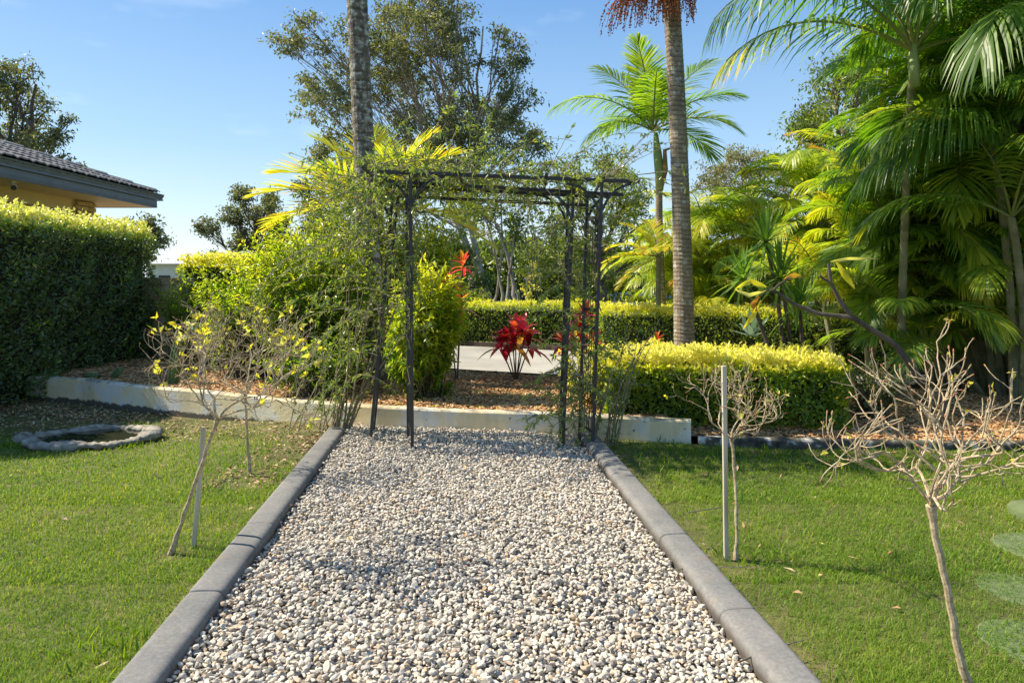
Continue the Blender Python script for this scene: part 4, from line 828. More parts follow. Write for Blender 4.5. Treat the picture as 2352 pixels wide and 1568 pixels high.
for i in range(210):
    a_ = U(PI * .85, PI * 1.65); sp_ = U(.15, 1.0); out = A(math.cos(a_) * .72 * sp_, math.sin(a_) * .42 * sp_, .12 * (1 - sp_)); ln = U(.25, .62)
    if R.rand() < .25: out = A(U(-.05, .3), -.25 * sp_, .1)
    p1 = o0 + out; p2 = p1 + A(out[0] * .15, out[1] * .15, -ln); pts = bez(o0, p1 + A(0, 0, .12), p2, 9); tube(mbs, pts, .0025, 3, cap=False)
    for q in range(18):
        x = U(.35, 1); p = (1 - x) ** 2 * o0 + 2 * x * (1 - x) * (p1 + A(0, 0, .12)) + x * x * p2 + rdir(1)[0] * .012; mbr.add(V0[:12] * .0 + p, [], None) if 0 else mbr.add(V0 * .0105 + p, F0, None, R.rand())
mbr.V = [v - off for v in mbr.V]; b_ = mbr.build('berries', M_berry, kind='stuff'); b_.parent = fb
mbs.V = [v - off for v in mbs.V]; b_ = mbs.build('strands', M_sheath, kind='stuff'); b_.parent = fb
mb = MB(); tube(mb, [tp + A(-.06, -.07, -.06), tp + A(-.14, -.1, -.04), tp + A(-.2, -.12, .06)], [.045, .035, .02], 8); mb.build('bract', M_sheath, tr_)

# slim king palm behind
kp = at(1500, 300, 12.0)
tk = thing('palm_tree', (at(1527, 715, 12.0)[0], 12.0, .1), 'slim young palm with full feather crown and green crownshaft, right of centre', 'palm tree')
kb = A(at(1527, 715, 12.0)[0], 12.0, .1); mb = MB(); ringtrunk(mb, [kb, (kb + kp) / 2 + A(.02, 0, -.2), at(1514, 430, 12)], .075, .058, .05, .0035, k=14); mb.build('trunk', M_palmR, tk)
mb = MB(); tube(mb, [at(1515, 437, 12), at(1515, 400, 12), at(1510, 350, 12), at(1506, 305, 12)], [.068, .085, .075, .035], 12); mb.build('crownshaft', M_crownshaft, tk, smooth=True)
mb = MB(); tube(mb, [at(1523, 430, 11.93), at(1528, 390, 11.93), at(1527, 345, 11.93), at(1548, 338, 11.9)], [.01, .05, .035, .012], 8); mb.build('husk', M_sheath, tk)
KL = dict(lmax=.64, lw=.027, n=56, droop=.25, vee=.25, t=.32, s0=.12, rr=.02)
fronds(tk, [(183, 46, 1.95, 82, dict(KL, t=.34, droop=.55)), (150, 66, 1.7, 40, dict(KL, t=.36, roll=.5)), (110, 80, 1.55, 25, dict(KL, t=.68)), (15, 64, 1.85, 40, dict(KL, t=.36, roll=-.4)), (352, 45, 1.6, 58, dict(KL, t=.22)), (335, 22, 1.45, 62, dict(KL, t=.45)), (20, 10, 1.3, 62, dict(KL, t=.32)),
            (262, 62, 1.35, 60, dict(KL, t=.30, droop=.5)), (240, 72, 1.6, 35, dict(KL, t=.42)), (60, 50, 1.6, 60, KL), (200, 20, 1.3, 70, dict(KL, t=.3, droop=.5)), (120, 40, 1.4, 70, KL)], kp)
# left palm behind the arbor, backlight painted in as yellow leaflet tint
yp = A(*at(872, 480, 10.3)); ty = thing('palm_tree', (yp[0], 10.3, .16), 'short palm with fronds tinted yellow green for a backlit glow behind the tall left trunk', 'palm tree')
mb = MB(); ringtrunk(mb, [A(yp[0], 10.3, .1), A(yp[0], 10.3, 1.4), yp], .07, .06, .06, .004, k=12); mb.build('trunk', M_cane, ty)
YL = dict(lmax=.72, lw=.036, n=36, droop=.12, vee=.30, t=.72, s0=.12, rr=.014, tv=.12)
fronds(ty, [(170, 62, 1.45, 35, YL), (120, 78, 1.3, 20, YL), (20, 70, 1.4, 35, YL), (350, 52, 1.45, 45, dict(YL, t=.76)), (185, 38, 1.6, 45, YL), (195, 22, 1.75, 40, dict(YL, t=.76)), (178, 8, 1.65, 40, dict(YL, t=.76)), (355, 20, 1.6, 55, YL), (5, 35, 1.3, 50, YL), (60, 55, 1.3, 45, YL), (300, 60, 1.2, 60, dict(YL, t=.6)), (230, 45, 1.3, 60, dict(YL, t=.6)), (350, 0, 1.7, 40, dict(YL, t=.75))], yp)
# small yellow palm by the trunk
sp2 = A(*at(1512, 590, 11.4)); t2 = thing('palm_tree', (sp2[0], 11.4, .12), 'small yellow leaved palm between the slim palm and the right trunk', 'palm tree')
mb = MB(); ringtrunk(mb, [A(sp2[0], 11.4, .1), (A(sp2[0], 11.4, .1) + sp2) / 2, sp2], .05, .04, .05, .003, k=10); mb.build('trunk', M_cane, t2)
SL_ = dict(lmax=.36, lw=.028, n=28, droop=.15, vee=.3, t=.74, s0=.15, rr=.01, tv=.14)
fronds(t2, [(178, 35, .85, 60, SL_), (165, 65, .8, 50, SL_), (190, 8, .9, 30, SL_), (100, 70, .8, 40, SL_), (20, 60, .8, 60, SL_), (350, 35, .8, 60, SL_), (182, -25, .8, 30, dict(SL_, t=.7)), (240, 30, .7, 60, SL_), (180, 15, 1.1, 75, dict(SL_, t=.65))], sp2)

# golden cane palm clumps --------------------------------------
def cane_clump(label, base, canes, L=1.9, nf=8, t=(.3, .5), yel=.25, lmax=.46, lw=.021, n=46, seed=0, lean=.25, drp=(.25, .6)):
    root = thing('cane_palm', base, label, 'palm tree', 'golden cane palm clumps'); base = A(*base)
    for ci, (hx, hy, hz) in enumerate(canes):
        hub = A(hx, hy, hz); b = base + (hub - base) * A(.45, .45, 0) + A(U(-.15, .15), U(-.15, .15), 0); b[2] = base[2]
        mb = MB(); ringtrunk(mb, [b, (b + hub) / 2 + A((b - hub)[0] * .12, 0, 0), hub], .042, .034, .09, .003, k=9); mb.build('cane', M_cane, root)
        ph = U(0, 360); sp_ = []
        for k in range(nf):
            yk = R.rand() < yel; tt = U(*t) + (.18 if yk else 0)
            sp_.append((ph + k * 137.5, U(18, 78), L * U(.75, 1.1), U(55, 105), dict(lmax=lmax * U(.85, 1.1), lw=lw, n=n, droop=U(*drp), vee=U(.2, .5), t=min(.76, tt), tv=.10, tipt=.06 + .3 * (R.rand() < .12), s0=.2, rr=.013, side=U(-.4, .4))))
        fronds(root, sp_, hub)
    return root
# near crown at upper right with arching frond over the sky
h1 = at(2098, 118, 6.6); r1 = thing('cane_palm', (4.35, 6.95, .1), 'near cane palm whose long drooping fronds arch left across the sky at top right', 'palm tree', 'golden cane palm clumps')
mb = MB(); ringtrunk(mb, [A(4.55, 8.0, .1), A(4.2, 7.3, 2.1), h1 + A(0, 0, -.1)], .042, .035, .11, .003, k=12); mb.build('cane', M_cane, r1)
mb = MB(); tube(mb, [h1 + A(.02, 0, -.35), h1 + A(0, 0, -.15), h1 + A(0, 0, .1)], [.045, .052, .03], 10); mb.build('crownshaft', M_crownshaft, r1, smooth=True)
NL = dict(lmax=.62, lw=.026, n=50, droop=.95, vee=.15, t=.20, s0=.2, rr=.020, tv=.08)
fronds(r1, [(186, 50, 2.35, 108, dict(NL, t=.16)), (190, 24, 2.1, 74, dict(NL, t=.30, tipt=.35, tv=.16, droop=.6)), (150, 72, 2.3, 80, NL), (95, 78, 2.3, 70, NL), (40, 62, 2.2, 85, NL), (5, 50, 2.2, 95, NL), (330, 62, 2.1, 90, NL), (280, 74, 2.1, 70, dict(NL, t=.3)), (350, 18, 1.9, 80, NL), (215, 70, 2.0, 60, dict(NL, t=.34))], h1)
def hubs(n, x, y, z, zf=None): return [(U(*x), U(*y), U(*z)) for _ in range(n)]
r3 = thing('cane_palm', (5.7, 7.0, .1), 'cane palm at the right edge with long dark fronds drooping in front of the others', 'palm tree', 'golden cane palm clumps')
for hub_, nn in (((5.15, 6.35, 3.75), 9), ((5.0, 6.6, 2.75), 9), ((4.85, 7.0, 4.4), 8)):
    hb = A(*hub_); mb = MB(); ringtrunk(mb, [A(5.7 + U(-.2, .2), 7.1, .1), (A(5.7, 7.1, .1) + hb) / 2 + A(.12, 0, 0), hb], .040, .032, .09, .003, k=9); mb.build('cane', M_cane, r3)
    fronds(r3, [(U(110, 260) if q < nn - 3 else U(-60, 100), U(25, 62), U(1.5, 2.0), U(75, 115), dict(lmax=.56, lw=.024, n=48, droop=.8, vee=.2, t=U(.06, .26), tv=.07, s0=.2, rr=.014, tipt=.2 if q == 1 else 0)) for q in range(nn)], hb)
cane_clump('dense dark green cane palm clump filling the upper right corner', (6.1, 7.9, .1), [(4.85, 6.9, 2.9), (4.9, 6.7, 2.1), (5.4, 6.7, 3.6), (5.3, 7.5, 3.2), (5.8, 7.2, 4.1), (6.1, 8.0, 3.7), (5.4, 8.0, 2.7), (6.5, 7.4, 4.7), (5.9, 8.6, 4.3), (5.2, 8.4, 2.9)] + hubs(20, (5.2, 6.9), (7.0, 9.0), (1.6, 4.6)), L=1.65, nf=9, t=(.10, .34), yel=.15, lmax=.56, lw=.023)
cane_clump('cane palm clump with fronds hanging low over the mulch at the right edge', (5.9, 8.2, .1), hubs(12, (4.5, 6.8), (7.7, 9.0), (.7, 2.1)) + hubs(13, (4.5, 6.6), (8.0, 8.7), (1.2, 2.5)), L=1.25, nf=10, t=(.20, .46), yel=.2, lmax=.42)
cane_clump('bright green cane palm clump behind the yucca, left of the dark clump', (5.0, 11.3, .1), hubs(26, (4.2, 7.6), (10.7, 12.0), (1.0, 3.0)) + [(4.9, 10.9, 3.1), (5.9, 11.2, 3.4)], L=1.6, nf=8, t=(.28, .54), yel=.25)
cane_clump('yellow green cane palm clump just right of the tall ringed trunk', (4.4, 13.4, .1), hubs(24, (3.2, 7.0), (12.7, 14.2), (.7, 2.6)) + [(3.4, 13.0, 2.3)], L=1.55, nf=8, t=(.34, .58), yel=.3)
cane_clump('single golden cane palm with one glowing yellow fan of leaflets above the yucca', (4.6, 9.2, .1), [(4.62, 9.1, 1.75), (4.9, 9.4, 2.4), (5.3, 9.3, 1.6), (4.3, 9.4, 1.1)], L=1.35, nf=9, t=(.45, .6), yel=.3, lmax=.42)

# frangipani branch --------------------------------------------
fr = thing('frangipani', (4.42, 6.75, .12), 'bare grey frangipani branch leaning left over the bed with a few yellow leaves', 'frangipani tree')
def poly(Y, pts, jit=0): return np.array([at(x, y, Y) for x, y in pts])
def smooth(P, n=24):
    P = np.asarray(P); t = np.linspace(0, len(P) - 1, n); return np.stack([np.interp(t, np.arange(len(P)), P[:, k]) for k in range(3)], -1)
Yf = 6.7; mb = MB()
T1 = poly(Yf, [(2175, 955), (2158, 915), (2131, 895), (2097, 848), (2056, 790), (1996, 753), (1958, 728)]); tube(mb, smooth(T1), np.linspace(.042, .026, 24), 9)
tube(mb, smooth(poly(Yf, [(1958, 729), (1880, 721), (1827, 700), (1776, 666)])), np.linspace(.024, .014, 24), 8)
tube(mb, smooth(poly(Yf, [(1776, 666), (1793, 650), (1820, 638)]), 8), np.linspace(.013, .009, 8), 6)
tube(mb, smooth(poly(Yf, [(1776, 666), (1760, 668), (1750, 680)]), 8), np.linspace(.013, .006, 8), 6)
tube(mb, smooth(poly(Yf, [(1958, 729), (1928, 689), (1908, 649), (1903, 605)])), np.linspace(.025, .016, 24), 8)
tube(mb, smooth(poly(Yf, [(1908, 649), (1893, 641), (1882, 632)]), 8), np.linspace(.014, .011, 8), 6); mb.build('trunk', M_bark_dark, fr)
def bigleaf(pts, wdt, t, root, mat=L_yel):
    P = smooth(pts, 9); T = unit(np.gradient(P, axis=0)); S = unit(np.cross(T, A(.2, 1, .3))); V = []; wf = np.sin(np.linspace(.08, 1, 9) * PI * .97) ** .7
    for p, s, w_, i in zip(P, S, wf, range(9)): n_ = A(0, -1, 0); V += [p - s * wdt * w_ / 2 + n_ * .012 * math.sin(i), p + n_ * -.008, p + s * wdt * w_ / 2 + n_ * .012 * math.cos(i * 1.3)]
    mb = MB(); mb.add(V, None, [[3 * i + q, 3 * i + q + 1, 3 * i + q + 4, 3 * i + q + 3] for i in range(8) for q in (0, 1)], t); mb.build('leaf', mat, root, smooth=True)
bigleaf(poly(Yf, [(1920, 600), (1940, 630), (1964, 664)]), .055, .15, fr); bigleaf(poly(Yf, [(1908, 601), (1950, 594), (2018, 594)]), .03, .5, fr)
bigleaf(poly(Yf, [(1760, 660), (1725, 645), (1690, 662)]), .05, .2, fr); bigleaf(poly(Yf, [(1760, 668), (1720, 678), (1688, 664)]), .04, .5, fr)
bigleaf(poly(Yf, [(1748, 690), (1730, 725), (1706, 757)]), .045, .1, fr); bigleaf(poly(Yf, [(1745, 678), (1729, 700), (1740, 716)]), .05, 1.0, fr); bigleaf(poly(Yf, [(1800, 642), (1822, 632), (1843, 636)]), .05, .95, fr)

# ---------------------------------------------------------------- arbor
ar = thing('arbor', (0, 6.3, 0), 'black steel garden arbor with wire side panels, half overgrown by climbing vine', 'arbor')
posts = [((-.883, 6.05, -.02), (-.900, 6.05, 2.43)), ((-.975, 6.42, -.02), (-.99, 6.42, 2.40)), ((-1.32, 6.36, -.02), (-1.13, 6.50, 2.36)), ((-1.37, 6.74, -.02), (-1.14, 6.85, 2.36)),
         ((.457, 6.13, -.02), (.56, 6.22, 2.32)), ((.453, 6.46, -.02), (.545, 6.62, 2.32)), ((.708, 6.00, .0), (.795, 6.03, 2.35)), ((.612, 6.22, .0), (.71, 6.42, 2.31))]
for a_, b_ in posts: mb = MB(); bar(mb, a_, b_, .027, .027); bevel(mb.build('post', M_steel, ar), .003)
for i, j in ((0, 1), (2, 3), (4, 5), (6, 7)):
    a0, a1 = A(*posts[i][0]), A(*posts[i][1]); b0, b1 = A(*posts[j][0]), A(*posts[j][1]); f = lambda p, q, z: p + (q - p) * (z / (q[2] - p[2]))
    for z in (.16, 1.06, 1.22, 2.05): mb = MB(); bar(mb, f(a0, a1, z), f(b0, b1, z), .008, .028); mb.build('rung', M_steel, ar)
    for k in range(1, 6):
        e = k / 6; P = [f(a0, a1, z) * (1 - e) + f(b0, b1, z) * e for z in (.16, 1.06, 1.22, 2.05)]
        mb = MB(); tube(mb, [P[0], P[1]], .0035, 5); tube(mb, [P[2], P[3]], .0035, 5); mb.build('wire', M_steel, ar, kind='stuff')
beams = [((-1.19, 6.03, 2.445), (1.127, 6.03, 2.355)), ((-1.42, 6.44, 2.43), (1.05, 6.44, 2.29)), ((-1.20, 6.63, 2.40), (.95, 6.63, 2.29)), ((-1.15, 6.88, 2.33), (.75, 6.88, 2.24))]
for a_, b_ in beams: mb = MB(); bar(mb, a_, b_, .030, .032); bevel(mb.build('beam', M_steel, ar), .003)
for x in (-1.30, -.90, -.48, .30, .56, .80): z = 2.47 - .039 * (x + 1.19); mb = MB(); bar(mb, (x, 5.93, z), (x + .02, 7.0, z - .06), .024, .024); bevel(mb.build('cross_bar', M_steel, ar), .003)
for pi_, dx in ((0, -1), (0, 1), (2, -1), (4, -1), (6, -1), (6, 1), (7, 1), (5, -1), (1, 1)):
    tpz = A(*posts[pi_][1]); pa = A(*posts[pi_][0]) + (tpz - A(*posts[pi_][0])) * .845; q = np.linspace(0, PI / 2, 10); P = np.stack([pa[0] + dx * .30 * (1 - np.cos(q)), pa[1] + 0 * q, pa[2] + .35 * np.sin(q)], -1)
    mb = MB()
    for u_, v_ in zip(P[:-1], P[1:]): bar(mb, u_, v_ + (v_ - u_) * .06, .010, .022)
    mb.build('brace', M_steel, ar)

# climbing vine over the arbor ---------------------------------
vn = thing('climbing_vine', (-1.5, 6.6, 0), 'fine leaved climbing vine tangled over the arbor top and its left side', 'vine'); mv, ms = MB(), MB()
vn2 = thing('climbing_vine', (.75, 6.15, 0), 'fine leaved climbing vine hanging around the right posts of the arbor', 'vine'); mv2, ms2 = MB(), MB()
def vstem(mv, ms, p, d, L, grav=-.25, wand=.35, dens=26, ll=.062, rad=.0048, t=.4, pull=None):
    n = max(4, int(L / .06)); P = [np.array(p, float)]; d = unit(d)
    for i in range(n):
        d = unit(d + rdir(1)[0] * wand * .5 + A(0, 0, grav * .06 * (1 + i / n))); 
        if pull is not None: d = unit(d + (A(*pull) - P[-1]) * .05)
        P.append(P[-1] + d * .06)
    P = np.array(P); tube(ms, P, np.linspace(rad, rad * .3, len(P)), 4, cap=False)
    m = int(L * dens); x = U(.08, 1, m) * (len(P) - 1); Q = np.stack([np.interp(x, np.arange(len(P)), P[:, k]) for k in range(3)], -1); T = unit(np.stack([np.interp(x, np.arange(len(P)), np.gradient(P, axis=0)[:, k]) for k in range(3)], -1))
    # leaves grow in small fans
    fan = 3; Q = np.repeat(Q, fan, 0); T = np.repeat(T, fan, 0); k_ = len(Q); D = unit(T * .5 + np.repeat(rdir(m), fan, 0) * .7 + rdir(k_) * .6 + A(0, 0, -.15)); l_ = ll * U(.5, 1.25, k_)
    leaves(mv, Q, D, rdir(k_) + A(0, 0, .6), l_, l_ * .24, np.clip(t + R.normal(0, .22, k_), 0, 1), .35, rich=True)
for i in range(150):   # mat on the roof
    x = U(-1.4, .95) if R.rand() < .75 else U(-1.5, -.5); vstem(mv, ms, (x, U(6.0, 6.95), 2.40 - .04 * x + U(-.04, .08)), A(R.normal(0, 1), R.normal(0, .5), U(-.1, .5)), U(.5, 1.1), grav=-.5, wand=.5, dens=20)
for i in range(52):   # heap on the left shoulder, hanging
    vstem(mv, ms, (U(-1.45, -.85), U(6.0, 6.9), U(2.0, 2.5)), A(R.normal(-.3, .8), R.normal(0, .5), U(-.9, .3)), U(.5, 1.2), grav=-1.0, wand=.5, dens=24)
for i in range(24):   # left column
    z = U(.5, 2.2); vstem(mv, ms, (-1.12 - (2.2 - z) * .09 + R.normal(0, .14), U(6.1, 6.8), z), A(R.normal(-.2, .8), R.normal(-.2, .5), U(-.5, .8)), U(.35, .9), grav=-.8, wand=.5, dens=24)
for i in range(22):   # long arching shoots out to the left
    vstem(mv, ms, (U(-1.5, -1.0), U(6.1, 6.9), U(1.2, 2.4)), A(-1, R.normal(0, .3), U(-.1, .55)), U(.7, 1.35), grav=-.9, wand=.28, dens=17)
for i in range(13):   # skirt of shoots on the left above the wall
    b = A(U(-2.2, -1.5), U(6.5, 6.8), U(-.02, .05)); vstem(mv, ms, b, A(U(-.2, .75), U(-.2, .3), 1), U(.6, 1.5), grav=-.15, wand=.24, dens=15, rad=.006)
for i in range(12): b = A(U(-1.85, -1.6), 6.72, -.02); vstem(mv, ms, b, A(U(.15, .5), 0, 1), U(1.3, 2.1), grav=.1, wand=.15, dens=4, rad=.010)
for q in range(30):   # fine stems climbing along the posts
    pi_ = R.randint(0, 4); a0, a1 = A(*posts[pi_][0]), A(*posts[pi_][1]); vstem(mv, ms, a0 + (a1 - a0) * U(.15, .7), (a1 - a0) + rdir(1)[0] * .3, U(.5, 1.2), grav=.4, wand=.25, dens=14)
for i in range(40):   # right column, dense low part
    z = U(.35, 1.55); vstem(mv2, ms2, (.53 + z * .03 + R.normal(0, .07), U(6.05, 6.5), z), A(R.normal(-.2, .7), R.normal(-.3, .5), U(-.6, .5)), U(.25, .6), grav=-1.0, wand=.5, dens=26)
for i in range(26):
    z = U(.2, 1.1); vstem(mv2, ms2, (.66 + R.normal(0, .10), U(5.95, 6.3), z), A(R.normal(.1, .8), R.normal(-.3, .4), U(-.6, .5)), U(.25, .6), grav=-1.0, wand=.5, dens=26, t=.36)
for i in range(34):
    z = U(1.5, 2.3); vstem(mv2, ms2, (U(.4, .85), U(6.0, 6.7), z), A(R.normal(0, .8), R.normal(0, .4), U(-.5, .6)), U(.3, .8), grav=-.6, wand=.5, dens=18)
for i in range(16): vstem(mv2, ms2, (U(.7, .95), 6.15, .0), A(U(-.1, .4), 0, 1), U(.7, 1.3), grav=-.1, wand=.22, dens=9, rad=.007)
for i in range(12): vstem(mv2, ms2, (U(.7, 1.0), U(6.0, 6.6), 2.38), A(U(.5, 1), 0, U(.1, .9)), U(.5, 1.0), grav=-.45, wand=.22, dens=9)
for i in range(7): vstem(mv, ms, (U(-.3, .6), U(6.0, 6.6), 2.42), A(U(-.2, 1), 0, U(.5, 1)), U(.5, 1.1), grav=-.5, wand=.2, dens=10)
for i in range(12): vstem(mv2, ms2, (U(.1, .5), U(6.1, 6.8), U(1.9, 2.3)), A(U(-.9, .3), 0, U(-.9, .0)), U(.5, 1.1), grav=-.3, wand=.22, dens=8, rad=.005)
mv.build('foliage', L_vine, vn, kind='stuff'); ms.build('stems', M_vinestem, vn, kind='stuff'); mv2.build('foliage', L_vine, vn2, kind='stuff'); ms2.build('stems', M_vinestem, vn2, kind='stuff')

# ---------------------------------------------------------------- standard roses
def rose(label, base, top, r0, cen, rad, nmain, depth, seglen, leafn=30, lt=.3, lsz=.04, group='standard roses in the lawn', thick=1.0, bend=.03, stakeargs=None, flowers=0, buds=True, pts=None, wz=.35, up=(.25, 1.1)):
    root = thing('rose_bush', base, label, 'rose bush', group); base, top, cen, rad = A(*base), A(*top), A(*cen), A(*rad); mt, mc, ml = MB(), MB(), MB()
    P = bez(base, (base + top) / 2 + A(bend, 0, 0), top, 14); P[1:-1] += R.normal(0, r0 * .18, (12, 3)); rr = np.linspace(r0, r0 * .72, 14) * (1 + .12 * R.normal(0, 1, 14)); rr[0] *= 1.5; rr[-1] = r0 * 1.15; tube(mt, P, rr, 9)
    tips = []
    def grow(p, d, r, lv):
        L = seglen * U(.7, 1.35) * (.88 ** (depth - lv)); n = 4; Q = [p]
        for i in range(n):
            d = unit(d + rdir(1)[0] * wz + A(0, 0, .10)); v = (Q[-1] - cen) / rad; q_ = np.linalg.norm(v)
            if q_ > .95: d = unit(d - unit(v) * .30 * (q_ - .6))
            Q.append(Q[-1] + d * L / n)
        tube(mc, Q, np.linspace(r, r * .74, n + 1) * (1 + .1 * R.normal(0, 1, n + 1)), 6, cap=False)
        if lv == 0: tips.append((Q[-1], d)); return
        k = 2 if R.rand() < .72 else 3
        if lv <= 2 and R.rand() < .18: tips.append((Q[-1], d)); k = 1
        for i in range(k):
            sd = rdir(1)[0]; sd = unit(sd - d * (sd @ d)); grow(Q[-1] if i else Q[-1], unit(d * .75 + sd * U(.45, .95) + unit(Q[-1] - cen) * .15), r * U(.66, .82), lv - 1)
        if R.rand() < .5: sd = rdir(1)[0]; s0_ = Q[R.randint(1, 4)]; e = s0_ + unit(sd + d * .5) * L * .35; tube(mc, [s0_, (s0_ + e) / 2 + rdir(1)[0] * .004, e], [r * .5, r * .45, r * .35], 5); tips.append((e, unit(e - s0_)))
    for i in range(nmain):
        a = i * 2 * PI / nmain + U(-.3, .3); grow(top, unit(A(math.cos(a) * 1.0, math.sin(a) * .9, U(*up))), r0 * .62 * thick, depth)
    mt.build('trunk', M_twig, root); mc.build('branches', M_twig, root)
    if leafn and tips:
        for i in range(leafn):
            p, d = tips[R.randint(len(tips))]; m = 3; D = unit(rdir(m) + d * .6 + A(0, 0, -.2)); l_ = lsz * U(.6, 1.2, m); leaves(ml, np.repeat(p[None], m, 0) + rdir(m) * .006, D, rdir(m) + A(0, 0, .5), l_, l_ * .55, np.clip(lt + R.normal(0, .2, m), 0, 1), .2, rich=True)
        ml.build('leaves', L_yel, root, kind='stuff')
    if buds:
        mbud = MB()
        for p, d in tips: s_ = .0024 * U(.7, 1.4); tube(mbud, [p - d * s_ * 2, p, p + d * s_ * 3], [s_ * .8, s_ * 1.2, s_ * .2], 5, t=U(.0, 1))
        mbud.build('buds', BUD, root, kind='stuff')
    for i in range(flowers):
        p = (at(435, 748, base[1]), at(418, 778, base[1]))[i]; ml = MB(); D = rdir(16) + A(0, 0, .5); leaves(ml, np.repeat(p[None], 16, 0), D, rdir(16), .028, .022, U(0, 1, 16), -.2); ml.build('flower', M_petal, root)
        mb = MB(); tube(mb, bez(p, p + A(.01, 0, -.05), at(450, 800, base[1]), 5), .002, 4); mb.build('flower_stalk', M_stem, root)
    return root
BUD = tinted('rose buds', [(.30, .10, .06), (.42, .24, .12), (.34, .30, .10)], bump=0)
def stake(label, base, top, wd):
    mb = MB(); bar(mb, base, top, wd, wd * .8); return tag(bevel(mb.build('timber_stake', M_stake), .003), label, 'stake', 'timber stakes beside the roses')
b1 = gr(392, 1272, -.02); rose('leaning standard rose with yellow leaves tied near a stake on the left lawn', b1, at(500, 962, 3.72), .013, at(555, 850, 3.72), (.42, .38, .40), 5, 5, .16, leafn=70, lt=.28, lsz=.042, flowers=2, bend=.0, thick=.85)
s1 = gr(445, 1258, -.02); stake('grey timber stake beside the leaning rose on the left lawn', s1, at(468, 980, s1[1] + .02), .024)
b2 = gr(575, 1092, -.02); rose('thin upright rose with tangled grey twigs, behind the leaning rose', b2, at(563, 905, b2[1]), .012, at(590, 770, b2[1]), (.45, .40, .48), 4, 5, .19, leafn=26, lt=.35, lsz=.045, bend=-.01, thick=.8)
b3 = gr(1690, 1284, -.02); rose('small standard rose beside the tall pale stake on the right lawn', b3, at(1680, 1008, b3[1]), .010, at(1658, 900, b3[1]), (.29, .26, .26), 6, 4, .11, leafn=18, lt=.6, lsz=.03, bend=.03, thick=.72)
s3 = gr(1668, 1286, -.02); stake('tall pale timber stake standing beside the small rose on the right lawn', s3, at(1663, 840, s3[1]), .025)
b4 = A(*gr(2232, 1640, -.02)); rose('nearest standard rose with bare branching crown at the right of the picture', (b4[0], 2.36, -.02), at(2138, 1160, 2.36), .0155, at(2165, 950, 2.36), (.38, .32, .36), 7, 4, .155, leafn=16, lt=.45, lsz=.022, thick=.66, wz=.30, up=(.4, 2.2), bend=-.015)
rose('rose with sparse twigs beyond the white pedestal at the right edge', gr(2385, 1150, -.02), gr(2385, 1150, -.02) + A(0, 0, .12), .010, gr(2385, 1150, -.02) + A(0, 0, .33), (.26, .2, .25), 5, 3, .11, leafn=24, lt=.55, lsz=.03)

# ---------------------------------------------------------------- trees behind
bt = 'gum trees behind the garden'
def g_(px, Y): return (at(px, 640, Y)[0], Y, .1)
tree('gum_tree', 'tall spreading gum tree with open crown behind the left palm trunk', g_(1115, 36), 36, [(700, 130, 38), (745, 105, 52), (725, 195, 50), (770, 270, 70), (800, 180, 60), (850, 110, 60), (905, 130, 70), (880, 45, 50), (980, 30, 60), (1035, -10, 60), (960, -40, 60), (900, -10, 50), (1010, 90, 60), (940, 170, 60), (850, 200, 60), (1030, 320, 60), (1045, 60, 55), (960, 120, 75), (905, 215, 70), (1000, 200, 75), (1060, 170, 60), (1150, 72, 22), (1180, 105, 26), (1197, 150, 26), (1160, 170, 30), (1120, 215, 52), (1165, 225, 36), (1075, 265, 70), (985, 290, 75), (885, 300, 70), (820, 350, 50), (1155, 290, 42), (1210, 255, 26), (1222, 300, 24), (1110, 345, 62), (1180, 350, 50), (1235, 345, 32), (1262, 365, 18), (1010, 370, 60), (930, 380, 50), (760, 335, 28), (1070, 410, 50)],
     L_gum, M_bark_pale, r=.22, leaf=.22, tips=30, per=34, clump=.40, stems=3, dj=1.6, group=bt, limbr=.32, splay=1.2)
tree('gum_tree', 'smaller gum tree with grey green crown left of the backlit palm', g_(735, 34), 34, [(735, 395, 30), (715, 440, 26), (720, 480, 30), (760, 500, 36), (745, 360, 22), (790, 430, 50), (810, 380, 40), (700, 520, 20)], L_gum, M_bark_dark, r=.16, leaf=.2, tips=26, per=28, clump=.38, group=bt)
tree('gum_tree', 'gum tree at the left edge rising above the house roof', g_(20, 30), 30, [(15, 120, 45), (55, 175, 45), (20, 230, 60), (90, 215, 28), (75, 265, 42), (30, 300, 55), (110, 262, 18), (100, 310, 32), (130, 335, 28), (150, 355, 16), (60, 350, 50), (-40, 180, 70), (-30, 300, 60), (120, 365, 30)], L_gum, M_bark_dark, r=.28, leaf=.2, tips=28, per=26, clump=.38, stems=2, dj=1.2, group=bt, tcen=.35)
tree('gum_tree', 'small distant gum tree beside the right end of the tall hedge', g_(322, 45), 45, [(300, 525, 26), (330, 520, 28), (350, 550, 22), (330, 575, 28), (300, 565, 26), (360, 580, 12)], L_gum, M_bark_dark, r=.16, leaf=.28, tips=14, per=44, clump=.6, group=bt, tcen=.3)
tree('gum_tree', 'round open gum tree standing alone against the sky, left of centre', g_(585, 34), 34, [(600, 460, 26), (625, 470, 20), (580, 490, 30), (545, 495, 28), (615, 510, 30), (530, 530, 24), (570, 540, 36), (625, 545, 26), (645, 500, 14), (590, 570, 34), (645, 480, 10), (540, 565, 18), (605, 440, 12)], L_gum, M_bark_dark, r=.17, leaf=.18, tips=26, per=30, clump=.32, group=bt, tcen=.28)
tree('bush_tree', 'low dark tree showing just above the golden hedge', g_(525, 38), 38, [(520, 590, 16), (545, 600, 22), (500, 600, 12), (570, 605, 20)], L_tree, M_bark_dark, r=.14, leaf=.2, tips=12, per=24, clump=.4, tcen=.2, group='low background trees')
